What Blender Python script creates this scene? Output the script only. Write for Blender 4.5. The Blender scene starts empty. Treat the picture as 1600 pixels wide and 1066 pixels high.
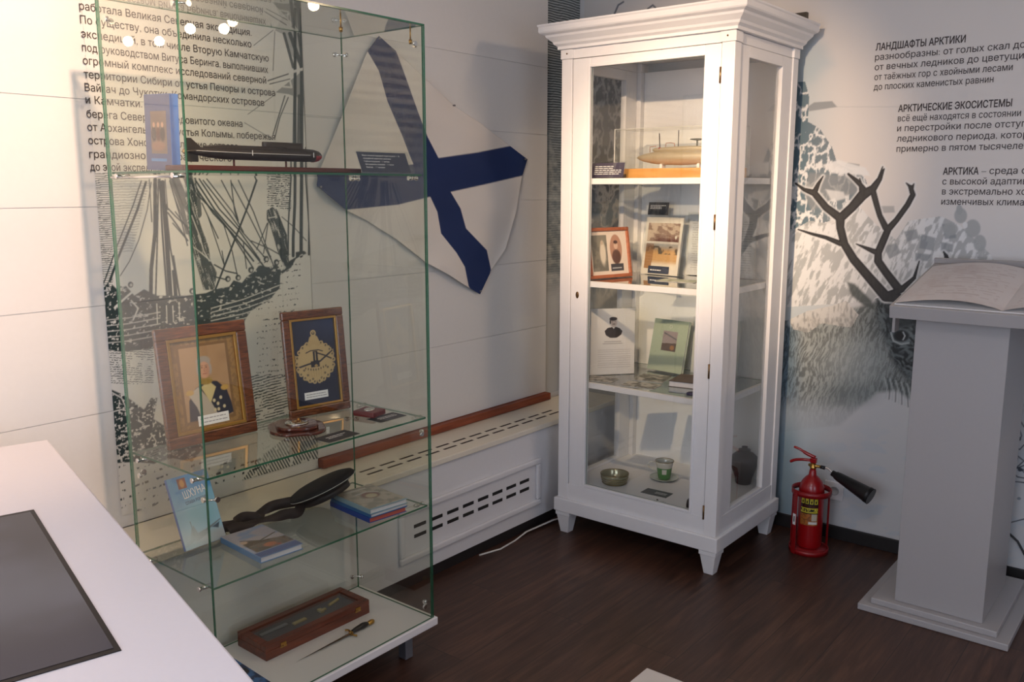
import bpy, math, random
import numpy as np
from mathutils import Matrix, Vector
from mathutils.geometry import delaunay_2d_cdt
random.seed(7)
SC = bpy.context.scene
COL = SC.collection
PI = math.pi

# ------------------------------------------------------------------ camera
FPX = 1384.0
PITCH = math.atan(238 / FPX)
AZ = math.atan(1130 / (FPX / math.cos(PITCH)))
CAM = np.array([0.0, 0.0, 1.6])
FW = np.array([math.cos(PITCH) * math.cos(AZ), math.cos(PITCH) * math.sin(AZ), -math.sin(PITCH)])
RT = np.array([math.sin(AZ), -math.cos(AZ), 0.0])
UP = np.cross(RT, FW)
cam = bpy.data.cameras.new('camera'); camo = bpy.data.objects.new('camera', cam); COL.objects.link(camo)
cam.sensor_width = 36; cam.lens = 36 * FPX / 1600; cam.clip_start = 0.05; cam.clip_end = 60
camo.matrix_world = Matrix(((RT[0], UP[0], -FW[0], CAM[0]), (RT[1], UP[1], -FW[1], CAM[1]), (RT[2], UP[2], -FW[2], CAM[2]), (0, 0, 0, 1)))
SC.camera = camo

def hit(x, y, ax, v):
    "point of the plane <axis = v> that a photo position shows (used to trace flat prints onto their own wall)"
    d = FW + RT * (x - 800) / FPX - UP * (y - 533) / FPX
    return CAM + d * ((v - CAM[ax]) / d[ax])
def proj(P):
    d = P - CAM; k = d @ FW
    return 800 + FPX * (d @ RT) / k, 533 - FPX * (d @ UP) / k

# ------------------------------------------------------------------ world, lights, exposure
SC.view_settings.view_transform = 'Standard'
SC.view_settings.look = 'None'
SC.view_settings.gamma = 1
SC.view_settings.use_curve_mapping = False
SC.view_settings.exposure = 0.36
SC.cycles.transparent_max_bounces = 48
SC.cycles.max_bounces = 10
SC.cycles.caustics_reflective = False
SC.cycles.caustics_refractive = False
w = bpy.data.worlds.new('world'); SC.world = w; w.use_nodes = True
w.node_tree.nodes['Background'].inputs[0].default_value = (0.55, 0.7, 1.0, 1)
w.node_tree.nodes['Background'].inputs[1].default_value = 1.2

def look_rot(a, b):
    return (Vector(b) - Vector(a)).to_track_quat('-Z', 'Y').to_euler()
def spot(name, loc, tgt, power, col, size=60, blend=0.6, rad=0.035):
    l = bpy.data.lights.new(name, 'SPOT'); l.energy = power; l.color = col
    l.spot_size = math.radians(size); l.spot_blend = blend; l.shadow_soft_size = rad
    o = bpy.data.objects.new(name, l); COL.objects.link(o); o.location = loc; o.rotation_euler = look_rot(loc, tgt)
    return o
def area(name, loc, tgt, power, col, sx, sy):
    l = bpy.data.lights.new(name, 'AREA'); l.shape = 'RECTANGLE'; l.size = sx; l.size_y = sy; l.energy = power; l.color = col
    o = bpy.data.objects.new(name, l); COL.objects.link(o); o.location = loc; o.rotation_euler = look_rot(loc, tgt)
    return o
WARM = (1.0, 0.70, 0.45)
spot('ceiling_spot', (0.93, 1.17, 2.68), (0.66, 2.7, 1.85), 140, (1.0, 0.67, 0.43), 90, 0.85)
spot('ceiling_spot', (1.75, 1.25, 2.68), (3.35, 1.84, 1.50), 150, WARM, 40, 0.95)
spot('ceiling_spot', (0.15, 0.95, 2.60), (3.5, 1.84, 1.74), 360, WARM, 30, 0.9, 0.03)
spot('ceiling_spot', (3.315, -0.074, 2.6), (2.0, 2.6, 1.5), 12, WARM, 100, 0.8, 0.03)
spot('ceiling_spot', (3.295, -1.27, 2.6), (1.8, 1.5, 1.4), 14, WARM, 100, 0.8, 0.032)
spot('ceiling_spot', (3.43, -1.104, 2.6), (1.9, 1.6, 1.4), 12, WARM, 100, 0.8, 0.032)
area('kiosk_fill', (0.2, 0.5, 2.70), (0.3, 0.6, 0), 12, (1.0, 0.92, 0.95), 0.6, 0.6)  # unseen fill lamp added to brighten the kiosk top, not a real fitting
area('window_daylight', (-1.66, 0.55, 1.62), (3.0, 1.1, 1.1), 31, (0.84, 0.88, 1.0), 1.9, 1.5)
area('window_daylight', (0.2, -2.36, 1.62), (1.6, 2.6, 1.2), 15, (0.84, 0.88, 1.0), 1.5, 1.4)

# ------------------------------------------------------------------ materials
def lin(c):
    return tuple(((v / 12.92) if v <= 0.04045 else ((v + 0.055) / 1.055) ** 2.4) for v in c)
def h(r, g, b): return lin((r / 255, g / 255, b / 255))
MATS = {}
def mat(name, col, rough=0.5, metal=0.0, coat=0.0, bump=0.0, bscale=80, var=0.0, spec=0.5, emit=None):
    if name in MATS: return MATS[name]
    m = bpy.data.materials.new(name); m.use_nodes = True; nt = m.node_tree; b = nt.nodes['Principled BSDF']
    b.inputs['Base Color'].default_value = (*col, 1); b.inputs['Roughness'].default_value = rough
    b.inputs['Metallic'].default_value = metal; b.inputs['Coat Weight'].default_value = coat
    b.inputs['Specular IOR Level'].default_value = spec
    tc = nt.nodes.new('ShaderNodeTexCoord')
    n = nt.nodes.new('ShaderNodeTexNoise'); n.inputs['Scale'].default_value = bscale; n.inputs['Detail'].default_value = 4
    nt.links.new(tc.outputs['Object'], n.inputs['Vector'])
    if bump:
        bp = nt.nodes.new('ShaderNodeBump'); bp.inputs['Strength'].default_value = bump; bp.inputs['Distance'].default_value = 0.002
        nt.links.new(n.outputs['Fac'], bp.inputs['Height']); nt.links.new(bp.outputs['Normal'], b.inputs['Normal'])
    v = var or 0.02
    mx = nt.nodes.new('ShaderNodeMix'); mx.data_type = 'RGBA'
    mx.inputs['A'].default_value = (*[max(0, c * (1 - v)) for c in col], 1); mx.inputs['B'].default_value = (*[min(1, c * (1 + v)) for c in col], 1)
    nt.links.new(n.outputs['Fac'], mx.inputs['Factor']); nt.links.new(mx.outputs['Result'], b.inputs['Base Color'])
    if emit:
        b.inputs['Emission Color'].default_value = (*emit[0], 1); b.inputs['Emission Strength'].default_value = emit[1]
    MATS[name] = m
    return m
def paint_mat(name, rough=0.5, coat=0.0, emit=0.0):
    if name in MATS: return MATS[name]
    m = bpy.data.materials.new(name); m.use_nodes = True; nt = m.node_tree; b = nt.nodes['Principled BSDF']
    a = nt.nodes.new('ShaderNodeAttribute'); a.attribute_name = 'Col'
    nt.links.new(a.outputs['Color'], b.inputs['Base Color']); b.inputs['Roughness'].default_value = rough; b.inputs['Coat Weight'].default_value = coat
    b.inputs['Coat Roughness'].default_value = 0.05
    if emit:
        nt.links.new(a.outputs['Color'], b.inputs['Emission Color']); b.inputs['Emission Strength'].default_value = emit
    MATS[name] = m
    return m
def glass_mat(name, tint, rough=0.0, ior=1.5):
    m = bpy.data.materials.new(name); m.use_nodes = True; nt = m.node_tree; nt.nodes.clear()
    o = nt.nodes.new('ShaderNodeOutputMaterial'); mx = nt.nodes.new('ShaderNodeMixShader'); t = nt.nodes.new('ShaderNodeBsdfTransparent')
    g = nt.nodes.new('ShaderNodeBsdfGlossy'); f = nt.nodes.new('ShaderNodeFresnel')
    t.inputs[0].default_value = (*tint, 1); g.inputs['Roughness'].default_value = rough; f.inputs['IOR'].default_value = ior
    # a parallel pane reflects like its outer face from either side
    geo = nt.nodes.new('ShaderNodeNewGeometry'); mm = nt.nodes.new('ShaderNodeMath'); mm.operation = 'SUBTRACT'; mm.inputs[0].default_value = 1.0
    nt.links.new(geo.outputs['Backfacing'], mm.inputs[1])
    mu = nt.nodes.new('ShaderNodeMath'); mu.operation = 'MULTIPLY'
    nt.links.new(f.outputs[0], mu.inputs[0]); nt.links.new(mm.outputs[0], mu.inputs[1])
    m2 = nt.nodes.new('ShaderNodeMath'); m2.operation = 'MULTIPLY'; m2.inputs[1].default_value = 1.7
    nt.links.new(mu.outputs[0], m2.inputs[0])
    nt.links.new(m2.outputs[0], mx.inputs[0]); nt.links.new(t.outputs[0], mx.inputs[1]); nt.links.new(g.outputs[0], mx.inputs[2]); nt.links.new(mx.outputs[0], o.inputs[0])
    return m
GLASS = glass_mat('clear_glass', (0.972, 0.980, 0.952))
ACRYL = glass_mat('clear_acrylic', (0.985, 0.99, 0.985))
def edge_mat():
    m = bpy.data.materials.new('green_glass_edge'); m.use_nodes = True; nt = m.node_tree; nt.nodes.clear()
    o = nt.nodes.new('ShaderNodeOutputMaterial'); mx = nt.nodes.new('ShaderNodeMixShader'); t = nt.nodes.new('ShaderNodeBsdfTransparent')
    p = nt.nodes.new('ShaderNodeBsdfPrincipled'); p.inputs['Base Color'].default_value = (0.03, 0.15, 0.085, 1); p.inputs['Roughness'].default_value = 0.15
    t.inputs[0].default_value = (0.12, 0.36, 0.24, 1); mx.inputs[0].default_value = 0.7
    nt.links.new(t.outputs[0], mx.inputs[1]); nt.links.new(p.outputs[0], mx.inputs[2]); nt.links.new(mx.outputs[0], o.inputs[0])
    return m
GEDGE = edge_mat()

WHITEWOOD = mat('white_painted_wood', (0.78, 0.77, 0.77), 0.38, bump=0.08, bscale=30)
WHITEMAT = mat('white_laminate', (0.80, 0.79, 0.80), 0.32)
WALLW = mat('white_wall_paint', (0.74, 0.73, 0.72), 0.55, bump=0.05, bscale=60)
CHROME = mat('chrome', (0.75, 0.74, 0.72), 0.12, 1.0)
BRASS = mat('brass', h(190, 150, 80), 0.3, 1.0)
BLACKP = mat('black_plastic', (0.012, 0.012, 0.013), 0.35)
CHAR = mat('charcoal_card', h(58, 58, 64), 0.55)
NAVY = mat('navy_card', h(28, 46, 78), 0.45)
WHITEINK = mat('white_ink', (0.85, 0.85, 0.85), 0.6)
DARKINK = mat('dark_ink', h(62, 52, 50), 0.6)
GREYINK = mat('grey_ink', h(125, 122, 125), 0.6)
PAPER = mat('white_paper', (0.82, 0.81, 0.79), 0.6)
PAGES = mat('book_pages', h(215, 215, 220), 0.7)
RED = mat('red_enamel', h(150, 10, 16), 0.3, coat=0.3)
STEEL = mat('brushed_steel', h(140, 140, 145), 0.35, 0.9)

def wood_mat(name, c1, c2, scale=8, rough=0.35, coat=0.2, axis='X'):
    if name in MATS: return MATS[name]
    m = bpy.data.materials.new(name); m.use_nodes = True; nt = m.node_tree; b = nt.nodes['Principled BSDF']
    tc = nt.nodes.new('ShaderNodeTexCoord'); mp = nt.nodes.new('ShaderNodeMapping')
    mp.inputs['Scale'].default_value = (1, 9, 9) if axis == 'X' else (9, 1, 9)
    n = nt.nodes.new('ShaderNodeTexNoise'); n.inputs['Scale'].default_value = scale; n.inputs['Detail'].default_value = 8; n.inputs['Distortion'].default_value = 0.6
    r = nt.nodes.new('ShaderNodeValToRGB'); r.color_ramp.elements[0].position = 0.32; r.color_ramp.elements[1].position = 0.68
    r.color_ramp.elements[0].color = (*c1, 1); r.color_ramp.elements[1].color = (*c2, 1)
    nt.links.new(tc.outputs['Object'], mp.inputs[0]); nt.links.new(mp.outputs[0], n.inputs['Vector']); nt.links.new(n.outputs['Fac'], r.inputs[0]); nt.links.new(r.outputs[0], b.inputs['Base Color'])
    b.inputs['Roughness'].default_value = rough; b.inputs['Coat Weight'].default_value = coat
    MATS[name] = m; return m
MAHOG = wood_mat('mahogany', h(84, 34, 20), h(122, 56, 34), 6)
BURL = wood_mat('burl_frame_wood', h(62, 31, 16), h(124, 68, 34), 22, 0.25, 0.4)
DARKW = wood_mat('dark_lacquered_wood', h(66, 26, 18), h(104, 48, 32), 7, 0.2, 0.6)
REDBROWN = wood_mat('red_brown_board', h(120, 58, 36), h(150, 78, 50), 6, 0.5, 0.0)
ORANGEW = wood_mat('orange_pine', h(214, 150, 74), h(232, 172, 92), 5, 0.45, 0.1, 'Y')
FRAMEW = wood_mat('orange_brown_frame', h(150, 82, 50), h(178, 104, 66), 7, 0.4, 0.1)

def floor_mat():
    m = bpy.data.materials.new('dark_walnut_laminate'); m.use_nodes = True; nt = m.node_tree; b = nt.nodes['Principled BSDF']
    tc = nt.nodes.new('ShaderNodeTexCoord')
    br = nt.nodes.new('ShaderNodeTexBrick'); br.inputs['Scale'].default_value = 1.0; br.inputs['Brick Width'].default_value = 1.28; br.inputs['Row Height'].default_value = 0.19
    br.inputs['Mortar Size'].default_value = 0.0012; br.inputs['Color1'].default_value = (0.0, 0.0, 0.0, 1); br.inputs['Color2'].default_value = (1, 1, 1, 1); br.inputs['Mortar'].default_value = (0.2, 0.2, 0.2, 1)
    br.offset = 0.37
    nt.links.new(tc.outputs['Object'], br.inputs['Vector'])
    mp = nt.nodes.new('ShaderNodeMapping'); mp.inputs['Scale'].default_value = (1.2, 14, 1)
    ad = nt.nodes.new('ShaderNodeVectorMath'); ad.operation = 'ADD'
    sc = nt.nodes.new('ShaderNodeVectorMath'); sc.operation = 'SCALE'; sc.inputs['Scale'].default_value = 7.0
    nt.links.new(br.outputs['Color'], sc.inputs[0]); nt.links.new(tc.outputs['Object'], ad.inputs[0]); nt.links.new(sc.outputs[0], ad.inputs[1]); nt.links.new(ad.outputs[0], mp.inputs[0])
    n = nt.nodes.new('ShaderNodeTexNoise'); n.inputs['Scale'].default_value = 2.6; n.inputs['Detail'].default_value = 9; n.inputs['Roughness'].default_value = 0.62; n.inputs['Distortion'].default_value = 0.5
    nt.links.new(mp.outputs[0], n.inputs['Vector'])
    r = nt.nodes.new('ShaderNodeValToRGB'); e = r.color_ramp.elements
    e[0].position = 0.28; e[0].color = (*h(50, 32, 25), 1); e[1].position = 0.75; e[1].color = (*h(104, 72, 56), 1)
    k = e.new(0.5); k.color = (*h(76, 50, 39), 1)
    nt.links.new(n.outputs['Fac'], r.inputs[0])
    mx = nt.nodes.new('ShaderNodeMix'); mx.data_type = 'RGBA'; mx.blend_type = 'MULTIPLY'; mx.inputs['Factor'].default_value = 0.35
    nt.links.new(r.outputs[0], mx.inputs['A']); nt.links.new(br.outputs['Color'], mx.inputs['B'])
    mx2 = nt.nodes.new('ShaderNodeMix'); mx2.data_type = 'RGBA'
    nt.links.new(br.outputs['Fac'], mx2.inputs['Factor']); nt.links.new(mx.outputs['Result'], mx2.inputs['A']); mx2.inputs['B'].default_value = (0.006, 0.004, 0.003, 1)
    nt.links.new(mx2.outputs['Result'], b.inputs['Base Color'])
    b.inputs['Roughness'].default_value = 0.42
    bp = nt.nodes.new('ShaderNodeBump'); bp.inputs['Strength'].default_value = 0.1; bp.inputs['Distance'].default_value = 0.001
    nt.links.new(n.outputs['Fac'], bp.inputs['Height']); nt.links.new(bp.outputs['Normal'], b.inputs['Normal'])
    return m

# ------------------------------------------------------------------ mesh helpers
class MB:
    def __init__(s, M=None):
        s.v = []; s.f = []; s.mi = []; s.sm = []; s.M = M or Matrix.Identity(4)
    def add(s, vs, fs, mi=0, smooth=False):
        n = len(s.v)
        s.v += [tuple(s.M @ Vector(p)) for p in vs]
        for k, f in enumerate(fs):
            s.f.append(tuple(i + n for i in f)); s.mi.append(mi[k] if isinstance(mi, (list, tuple)) else mi); s.sm.append(smooth)
        return s
    def box(s, x0, x1, y0, y1, z0, z1, mi=0):
        vs = [(x, y, z) for z in (z0, z1) for y in (y0, y1) for x in (x0, x1)]
        return s.add(vs, [(0, 2, 3, 1), (4, 5, 7, 6), (0, 1, 5, 4), (2, 6, 7, 3), (0, 4, 6, 2), (1, 3, 7, 5)], mi)
    def frustum(s, a, b, z0, z1):   # a,b = (x0,x1,y0,y1)
        vs = [(a[0], a[2], z0), (a[1], a[2], z0), (a[1], a[3], z0), (a[0], a[3], z0), (b[0], b[2], z1), (b[1], b[2], z1), (b[1], b[3], z1), (b[0], b[3], z1)]
        return s.add(vs, [(3, 2, 1, 0), (4, 5, 6, 7), (0, 1, 5, 4), (1, 2, 6, 5), (2, 3, 7, 6), (3, 0, 4, 7)])
    def tube(s, pts, r, n=10, cap=True):
        pts = [Vector(p) for p in pts]; rr = r if isinstance(r, (list, tuple)) else [r] * len(pts)
        vs = []; prev = None
        for i, p in enumerate(pts):
            t = (pts[min(i + 1, len(pts) - 1)] - pts[max(i - 1, 0)]).normalized()
            if prev is None:
                a = Vector((0, 0, 1)) if abs(t.z) < 0.9 else Vector((1, 0, 0)); u = t.cross(a).normalized()
            else:
                u = (prev - t * prev.dot(t)).normalized()
            prev = u; v = t.cross(u)
            for k in range(n):
                q = 2 * PI * k / n; vs.append(tuple(p + (u * math.cos(q) + v * math.sin(q)) * rr[i]))
        fs = [(i * n + k, i * n + (k + 1) % n, (i + 1) * n + (k + 1) % n, (i + 1) * n + k) for i in range(len(pts) - 1) for k in range(n)]
        s.add(vs, fs, 0, True)
        if cap:
            m = len(s.v) - len(vs); s.f.append(tuple(m + k for k in reversed(range(n)))); s.f.append(tuple(m + (len(pts) - 1) * n + k for k in range(n))); s.mi += [0, 0]; s.sm += [False, False]
        return s
    def lathe(s, prof, c=(0, 0, 0), n=32, sx=1, sy=1):
        vs = [(c[0] + r * sx * math.cos(2 * PI * k / n), c[1] + r * sy * math.sin(2 * PI * k / n), c[2] + z) for r, z in prof for k in range(n)]
        fs = [(i * n + k, i * n + (k + 1) % n, (i + 1) * n + (k + 1) % n, (i + 1) * n + k) for i in range(len(prof) - 1) for k in range(n)]
        return s.add(vs, fs, 0, True)
    def prism(s, poly, z0, z1):
        n = len(poly); vs = [(x, y, z0) for x, y in poly] + [(x, y, z1) for x, y in poly]
        return s.add(vs, [tuple(reversed(range(n))), tuple(range(n, 2 * n))] + [(i, (i + 1) % n, n + (i + 1) % n, n + i) for i in range(n)])
    def build(s, name, mats, parent=None, bevel=0, seg=2):
        off = WORLD_LOC.get(parent.name, Vector((0, 0, 0))) if parent else Vector((0, 0, 0))
        me = bpy.data.meshes.new(name)
        me.from_pydata([tuple(Vector(p) - off) for p in s.v], [], s.f)
        for m in (mats if isinstance(mats, (list, tuple)) else [mats]): me.materials.append(m)
        me.polygons.foreach_set('material_index', s.mi); me.polygons.foreach_set('use_smooth', s.sm); me.update()
        o = bpy.data.objects.new(name, me); COL.objects.link(o)
        if parent: o.parent = parent; WORLD_LOC[o.name] = off
        if bevel:
            b = o.modifiers.new('bevel', 'BEVEL'); b.width = bevel; b.segments = seg; b.limit_method = 'ANGLE'
        return o
WORLD_LOC = {}
def thing(name, label, cat, loc, group=None):
    o = bpy.data.objects.new(name, None); COL.objects.link(o); o.location = loc; o.empty_display_size = 0.05
    WORLD_LOC[o.name] = Vector(loc); tag(o, label, cat, group); return o
def tag(o, label=None, cat=None, group=None, kind=None):
    if label: o['label'] = label
    if cat: o['category'] = cat
    if group: o['group'] = group
    if kind: o['kind'] = kind
    return o
def struct(name, mb, m, bevel=0):
    o = mb.build(name, m, None, bevel); o['kind'] = 'structure'; return o
def plane_M(origin, ang, lean=0.0):
    "x = viewer's right along the base, y = up the (leaning) face, z = towards the viewer"
    a = math.radians(ang); L = math.radians(lean)
    u = Vector((math.cos(a), math.sin(a), 0)); nb = Vector((-math.sin(a), math.cos(a), 0))
    up = Vector((0, 0, 1)) * math.cos(L) + nb * math.sin(L); n = u.cross(up)
    return Matrix(((u.x, up.x, n.x, origin[0]), (u.y, up.y, n.y, origin[1]), (u.z, up.z, n.z, origin[2]), (0, 0, 0, 1)))
def flat_M(origin, ang):
    "lying flat: x = right, y = away, z = up"
    return Matrix.Translation(origin) @ Matrix.Rotation(math.radians(ang), 4, 'Z')
def pane(x0, x1, y0, y1, z0, z1, M=None):
    "glass box: material 0 on the two big faces, 1 on the edges"
    d = [x1 - x0, y1 - y0, z1 - z0]; t = d.index(min(d)); big = {2: (0, 1), 1: (2, 3), 0: (4, 5)}[t]
    return MB(M).box(x0, x1, y0, y1, z0, z1, [0 if k in big else 1 for k in range(6)])

# text -> mesh
def fill_outlines(src, name, grow=0.0):
    "triangulate glyph outlines by winding number (overlapping strokes of one letter stay solid)"
    V = [v.co.to_2d() for v in src.vertices]; nb = {}
    for e in src.edges:
        a, b = e.vertices; nb.setdefault(a, []).append(b); nb.setdefault(b, []).append(a)
    seen = set(); loops = []
    for st in sorted(nb):
        if st in seen or len(nb[st]) != 2: continue
        lp = [st]; seen.add(st); nx = min(nb[st], key=lambda q: (q != st + 1, q))
        while nx not in seen:
            lp.append(nx); seen.add(nx); k = [q for q in nb[nx] if q not in seen]
            if not k: break
            nx = k[0]
        if len(lp) >= 3: loops.append(lp)
    groups = []
    for lp in loops:
        P = [V[i] for i in lp]; A = sum(P[i].x * P[(i + 1) % len(P)].y - P[(i + 1) % len(P)].x * P[i].y for i in range(len(P)))
        if abs(A) < 1e-7: continue
        if grow:
            Q = []; n_ = len(P)
            for i in range(n_):
                d1 = (P[i] - P[i - 1]).normalized(); d2 = (P[(i + 1) % n_] - P[i]).normalized(); d = d1 + d2
                if d.length < 1e-6: d = d2
                d.normalize(); nrm = Vector((d.y, -d.x)); k = 1 / max(.5, abs(nrm.dot(Vector((d2.y, -d2.x)))))
                Q.append(P[i] + nrm * grow * k * GROW_SIGN)
            P = Q
        groups.append([[P], [min(q.x for q in P), max(q.x for q in P), min(q.y for q in P), max(q.y for q in P)]])
    merged = True
    while merged:      # contours of one letter touch or nest: keep them together
        merged = False
        for i in range(len(groups)):
            for j in range(i + 1, len(groups)):
                A, B = groups[i][1], groups[j][1]
                if A[0] <= B[1] and B[0] <= A[1] and A[2] <= B[3] and B[2] <= A[3]:
                    groups[i][0] += groups[j][0]; groups[i][1] = [min(A[0], B[0]), max(A[1], B[1]), min(A[2], B[2]), max(A[3], B[3])]
                    del groups[j]; merged = True; break
            if merged: break
    VV = []; FF = []
    for Ps, _b in groups:
        vs = []; es = []
        for P in Ps:
            n0 = len(vs); vs += [q * 100 for q in P]; es += [(n0 + i, n0 + (i + 1) % len(P)) for i in range(len(P))]
        ov, oe, of, vo, eo, fo = delaunay_2d_cdt(vs, es, [], 0, 1e-4)
        n0 = len(VV); VV += [q / 100 for q in ov]
        for t in of:
            c = sum((ov[k] for k in t), Vector((0, 0))) / (100 * len(t)); wn = 0
            for P in Ps:
                for i in range(len(P)):
                    p, q = P[i], P[(i + 1) % len(P)]
                    if (p.y <= c.y) != (q.y <= c.y) and c.x < (q.x - p.x) * (c.y - p.y) / (q.y - p.y) + p.x: wn += 1 if q.y > p.y else -1
            if wn: FF.append(tuple(k + n0 for k in t))
    ov, keep = VV, FF
    me = bpy.data.meshes.new(name); me.from_pydata([(v.x, v.y, 0) for v in ov], [], [tuple(t) for t in keep]); me.update()
    bpy.data.meshes.remove(src); return me
GROW_SIGN = -1
def text_obj(name, body, M, height, width, m, parent, bold=False, align='L', zoff=0.0):
    "height = cap height, width = wanted line width (or None)"
    c = bpy.data.curves.new('txt', 'FONT'); c.body = body; c.size = 1.0; c.resolution_u = 3; c.fill_mode = 'NONE'
    o = bpy.data.objects.new('txt', c); COL.objects.link(o); bpy.context.view_layer.update()
    src = bpy.data.meshes.new_from_object(o); COL.objects.unlink(o); bpy.data.objects.remove(o)
    me = fill_outlines(src, name, 0.024 if bold else 0.006)
    co = np.zeros(len(me.vertices) * 3); me.vertices.foreach_get('co', co); co = co.reshape(-1, 3)
    x0, x1 = co[:, 0].min(), co[:, 0].max(); CAPH = 0.70
    sy = height / CAPH; sx = (width / (x1 - x0)) if width else sy * 0.82
    co[:, 0] = (co[:, 0] - x0) * sx; co[:, 1] *= sy; co[:, 2] = zoff
    off = WORLD_LOC.get(parent.name, Vector((0, 0, 0)))
    A = np.array(M); co = co @ A[:3, :3].T + A[:3, 3] - np.array(off)
    me.vertices.foreach_set('co', co.ravel()); me.materials.clear(); me.materials.append(m); me.update()
    ob = bpy.data.objects.new(name, me); COL.objects.link(ob); ob.parent = parent; WORLD_LOC[ob.name] = off
    return ob
def lines_mb(M, x0, x1, y0, y1, n, seed=1, th=None, z=0.0006):
    "n rows of short word-like bars: captions too small in the photo to read"
    rnd = random.Random(seed); b = MB(M); step = (y1 - y0) / n; th = th or step * 0.4
    for i in range(n):
        y = y1 - step * (i + 0.5); x = x0; end = x1 - (x1 - x0) * rnd.choice((0, 0.05, 0.15, 0.3))
        while x < end:
            L = min(rnd.uniform(0.08, 0.2) * (x1 - x0), end - x)
            b.add([(x, y - th / 2, z), (x + L, y - th / 2, z), (x + L, y + th / 2, z), (x, y + th / 2, z)], [(0, 1, 2, 3)])
            x += L + 0.025 * (x1 - x0)
    return b

# ------------------------------------------------------------------ numpy painter (prints, drawn per vertex)
def vnoise(x, y, seed=0):
    xi = np.floor(x).astype(np.int64); yi = np.floor(y).astype(np.int64); fx = x - xi; fy = y - yi
    fx = fx * fx * (3 - 2 * fx); fy = fy * fy * (3 - 2 * fy)
    def hsh(a, b):
        n = (a * 374761393 + b * 668265263 + seed * 974634777) & 0x7fffffff
        n = ((n ^ (n >> 13)) * 1274126177) & 0x7fffffff
        return ((n ^ (n >> 16)) & 0xffff) / 65535.0
    return (hsh(xi, yi) * (1 - fx) + hsh(xi + 1, yi) * fx) * (1 - fy) + (hsh(xi, yi + 1) * (1 - fx) + hsh(xi + 1, yi + 1) * fx) * fy
def fbm(x, y, o=4, seed=0):
    s = 0; a = 0.5; t = 0
    for k in range(o): s = s + a * vnoise(x * 2 ** k, y * 2 ** k, seed + k); t += a; a *= 0.5
    return s / t
def sstep(a, b, x):
    t = np.clip((x - a) / (b - a), 0, 1); return t * t * (3 - 2 * t)
class Paint:
    def __init__(s, X, Y, base):
        s.X = X; s.Y = Y; s.c = np.ones(X.shape + (3,)) * np.array(base)
    def mix(s, m, col):
        m = np.clip(m, 0, 1)[..., None]; s.c = s.c * (1 - m) + np.asarray(col) * m
    def dist(s, pts, rs):
        best = np.full(s.X.shape, 1e9)
        for i in range(len(pts) - 1):
            ax, ay = pts[i]; bx, by = pts[i + 1]; dx, dy = bx - ax, by - ay; L = dx * dx + dy * dy + 1e-9
            t = np.clip(((s.X - ax) * dx + (s.Y - ay) * dy) / L, 0, 1)
            d = np.hypot(s.X - ax - t * dx, s.Y - ay - t * dy) - (rs[i] + (rs[i + 1] - rs[i]) * t)
            best = np.minimum(best, d)
        return best
    def stroke(s, pts, r, col, soft=0.6, amt=1.0):
        rs = r if isinstance(r, (list, tuple)) else [r] * len(pts)
        s.mix(amt * (1 - sstep(-soft, soft, s.dist(pts, rs))), col)
    def inpoly(s, pts):
        ins = np.zeros(s.X.shape, bool); n = len(pts)
        for i in range(n):
            x1, y1 = pts[i]; x2, y2 = pts[(i + 1) % n]
            if y1 == y2: continue
            c = ((y1 > s.Y) != (y2 > s.Y)) & (s.X < (x2 - x1) * (s.Y - y1) / (y2 - y1) + x1); ins ^= c
        return ins
    def poly(s, pts, col, soft=0, amt=1.0):
        m = s.inpoly(pts).astype(float)
        if soft:
            d = s.dist(list(pts) + [pts[0]], [0] * (len(pts) + 1)); sd = np.where(m > 0.5, -d, d); m = 1 - sstep(-soft, soft, sd)
        s.mix(m * amt, col); return m
    def ell(s, cx, cy, rx, ry, col, soft=0.1, amt=1.0):
        d = np.hypot((s.X - cx) / rx, (s.Y - cy) / ry); s.mix(amt * (1 - sstep(1 - soft, 1 + soft, d)), col)
def grid_obj(name, P, C, m, parent=None, smooth=False):
    "P = (ny,nx,3) world points, C = (ny,nx,3) linear colours"
    ny, nx = P.shape[:2]; off = np.array(WORLD_LOC.get(parent.name, Vector((0, 0, 0)))) if parent else np.zeros(3)
    me = bpy.data.meshes.new(name); nv = nx * ny; nf = (nx - 1) * (ny - 1)
    me.vertices.add(nv); me.vertices.foreach_set('co', (P - off).reshape(-1).astype(np.float32))
    i = np.arange(nv).reshape(ny, nx)
    q = np.stack([i[:-1, :-1], i[:-1, 1:], i[1:, 1:], i[1:, :-1]], -1).reshape(-1)
    me.loops.add(nf * 4); me.loops.foreach_set('vertex_index', q.astype(np.int32))
    me.polygons.add(nf); me.polygons.foreach_set('loop_start', (np.arange(nf) * 4).astype(np.int32))
    if smooth: me.polygons.foreach_set('use_smooth', [True] * nf)
    me.update(calc_edges=True)
    a = me.color_attributes.new('Col', 'FLOAT_COLOR', 'POINT'); a.data.foreach_set('color', np.concatenate([C, np.ones(C.shape[:2] + (1,))], -1).reshape(-1).astype(np.float32))
    me.materials.append(m); o = bpy.data.objects.new(name, me); COL.objects.link(o)
    if parent: o.parent = parent; WORLD_LOC[o.name] = Vector(off)
    return o
def picture(name, M, W, H, nx, fn, m, parent, z=0.0004):
    "flat print W x H in the plane of M; fn(Paint) draws with x right 0..W/H, y up 0..1"
    ny = max(4, int(nx * H / W)); u, v = np.meshgrid(np.linspace(0, 1, nx), np.linspace(0, 1, ny))
    A = np.array(M); P = (u * W)[..., None] * A[:3, 0] + (v * H)[..., None] * A[:3, 1] + z * A[:3, 2] + A[:3, 3]
    p = Paint(u * W / H, v, (0.8, 0.8, 0.8)); fn(p)
    return grid_obj(name, P, np.clip(p.c, 0, 1), m, parent)
PRINT = paint_mat('printed_surface', 0.5)
GLOSSP = paint_mat('glossy_print', 0.25, 0.3)
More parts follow.
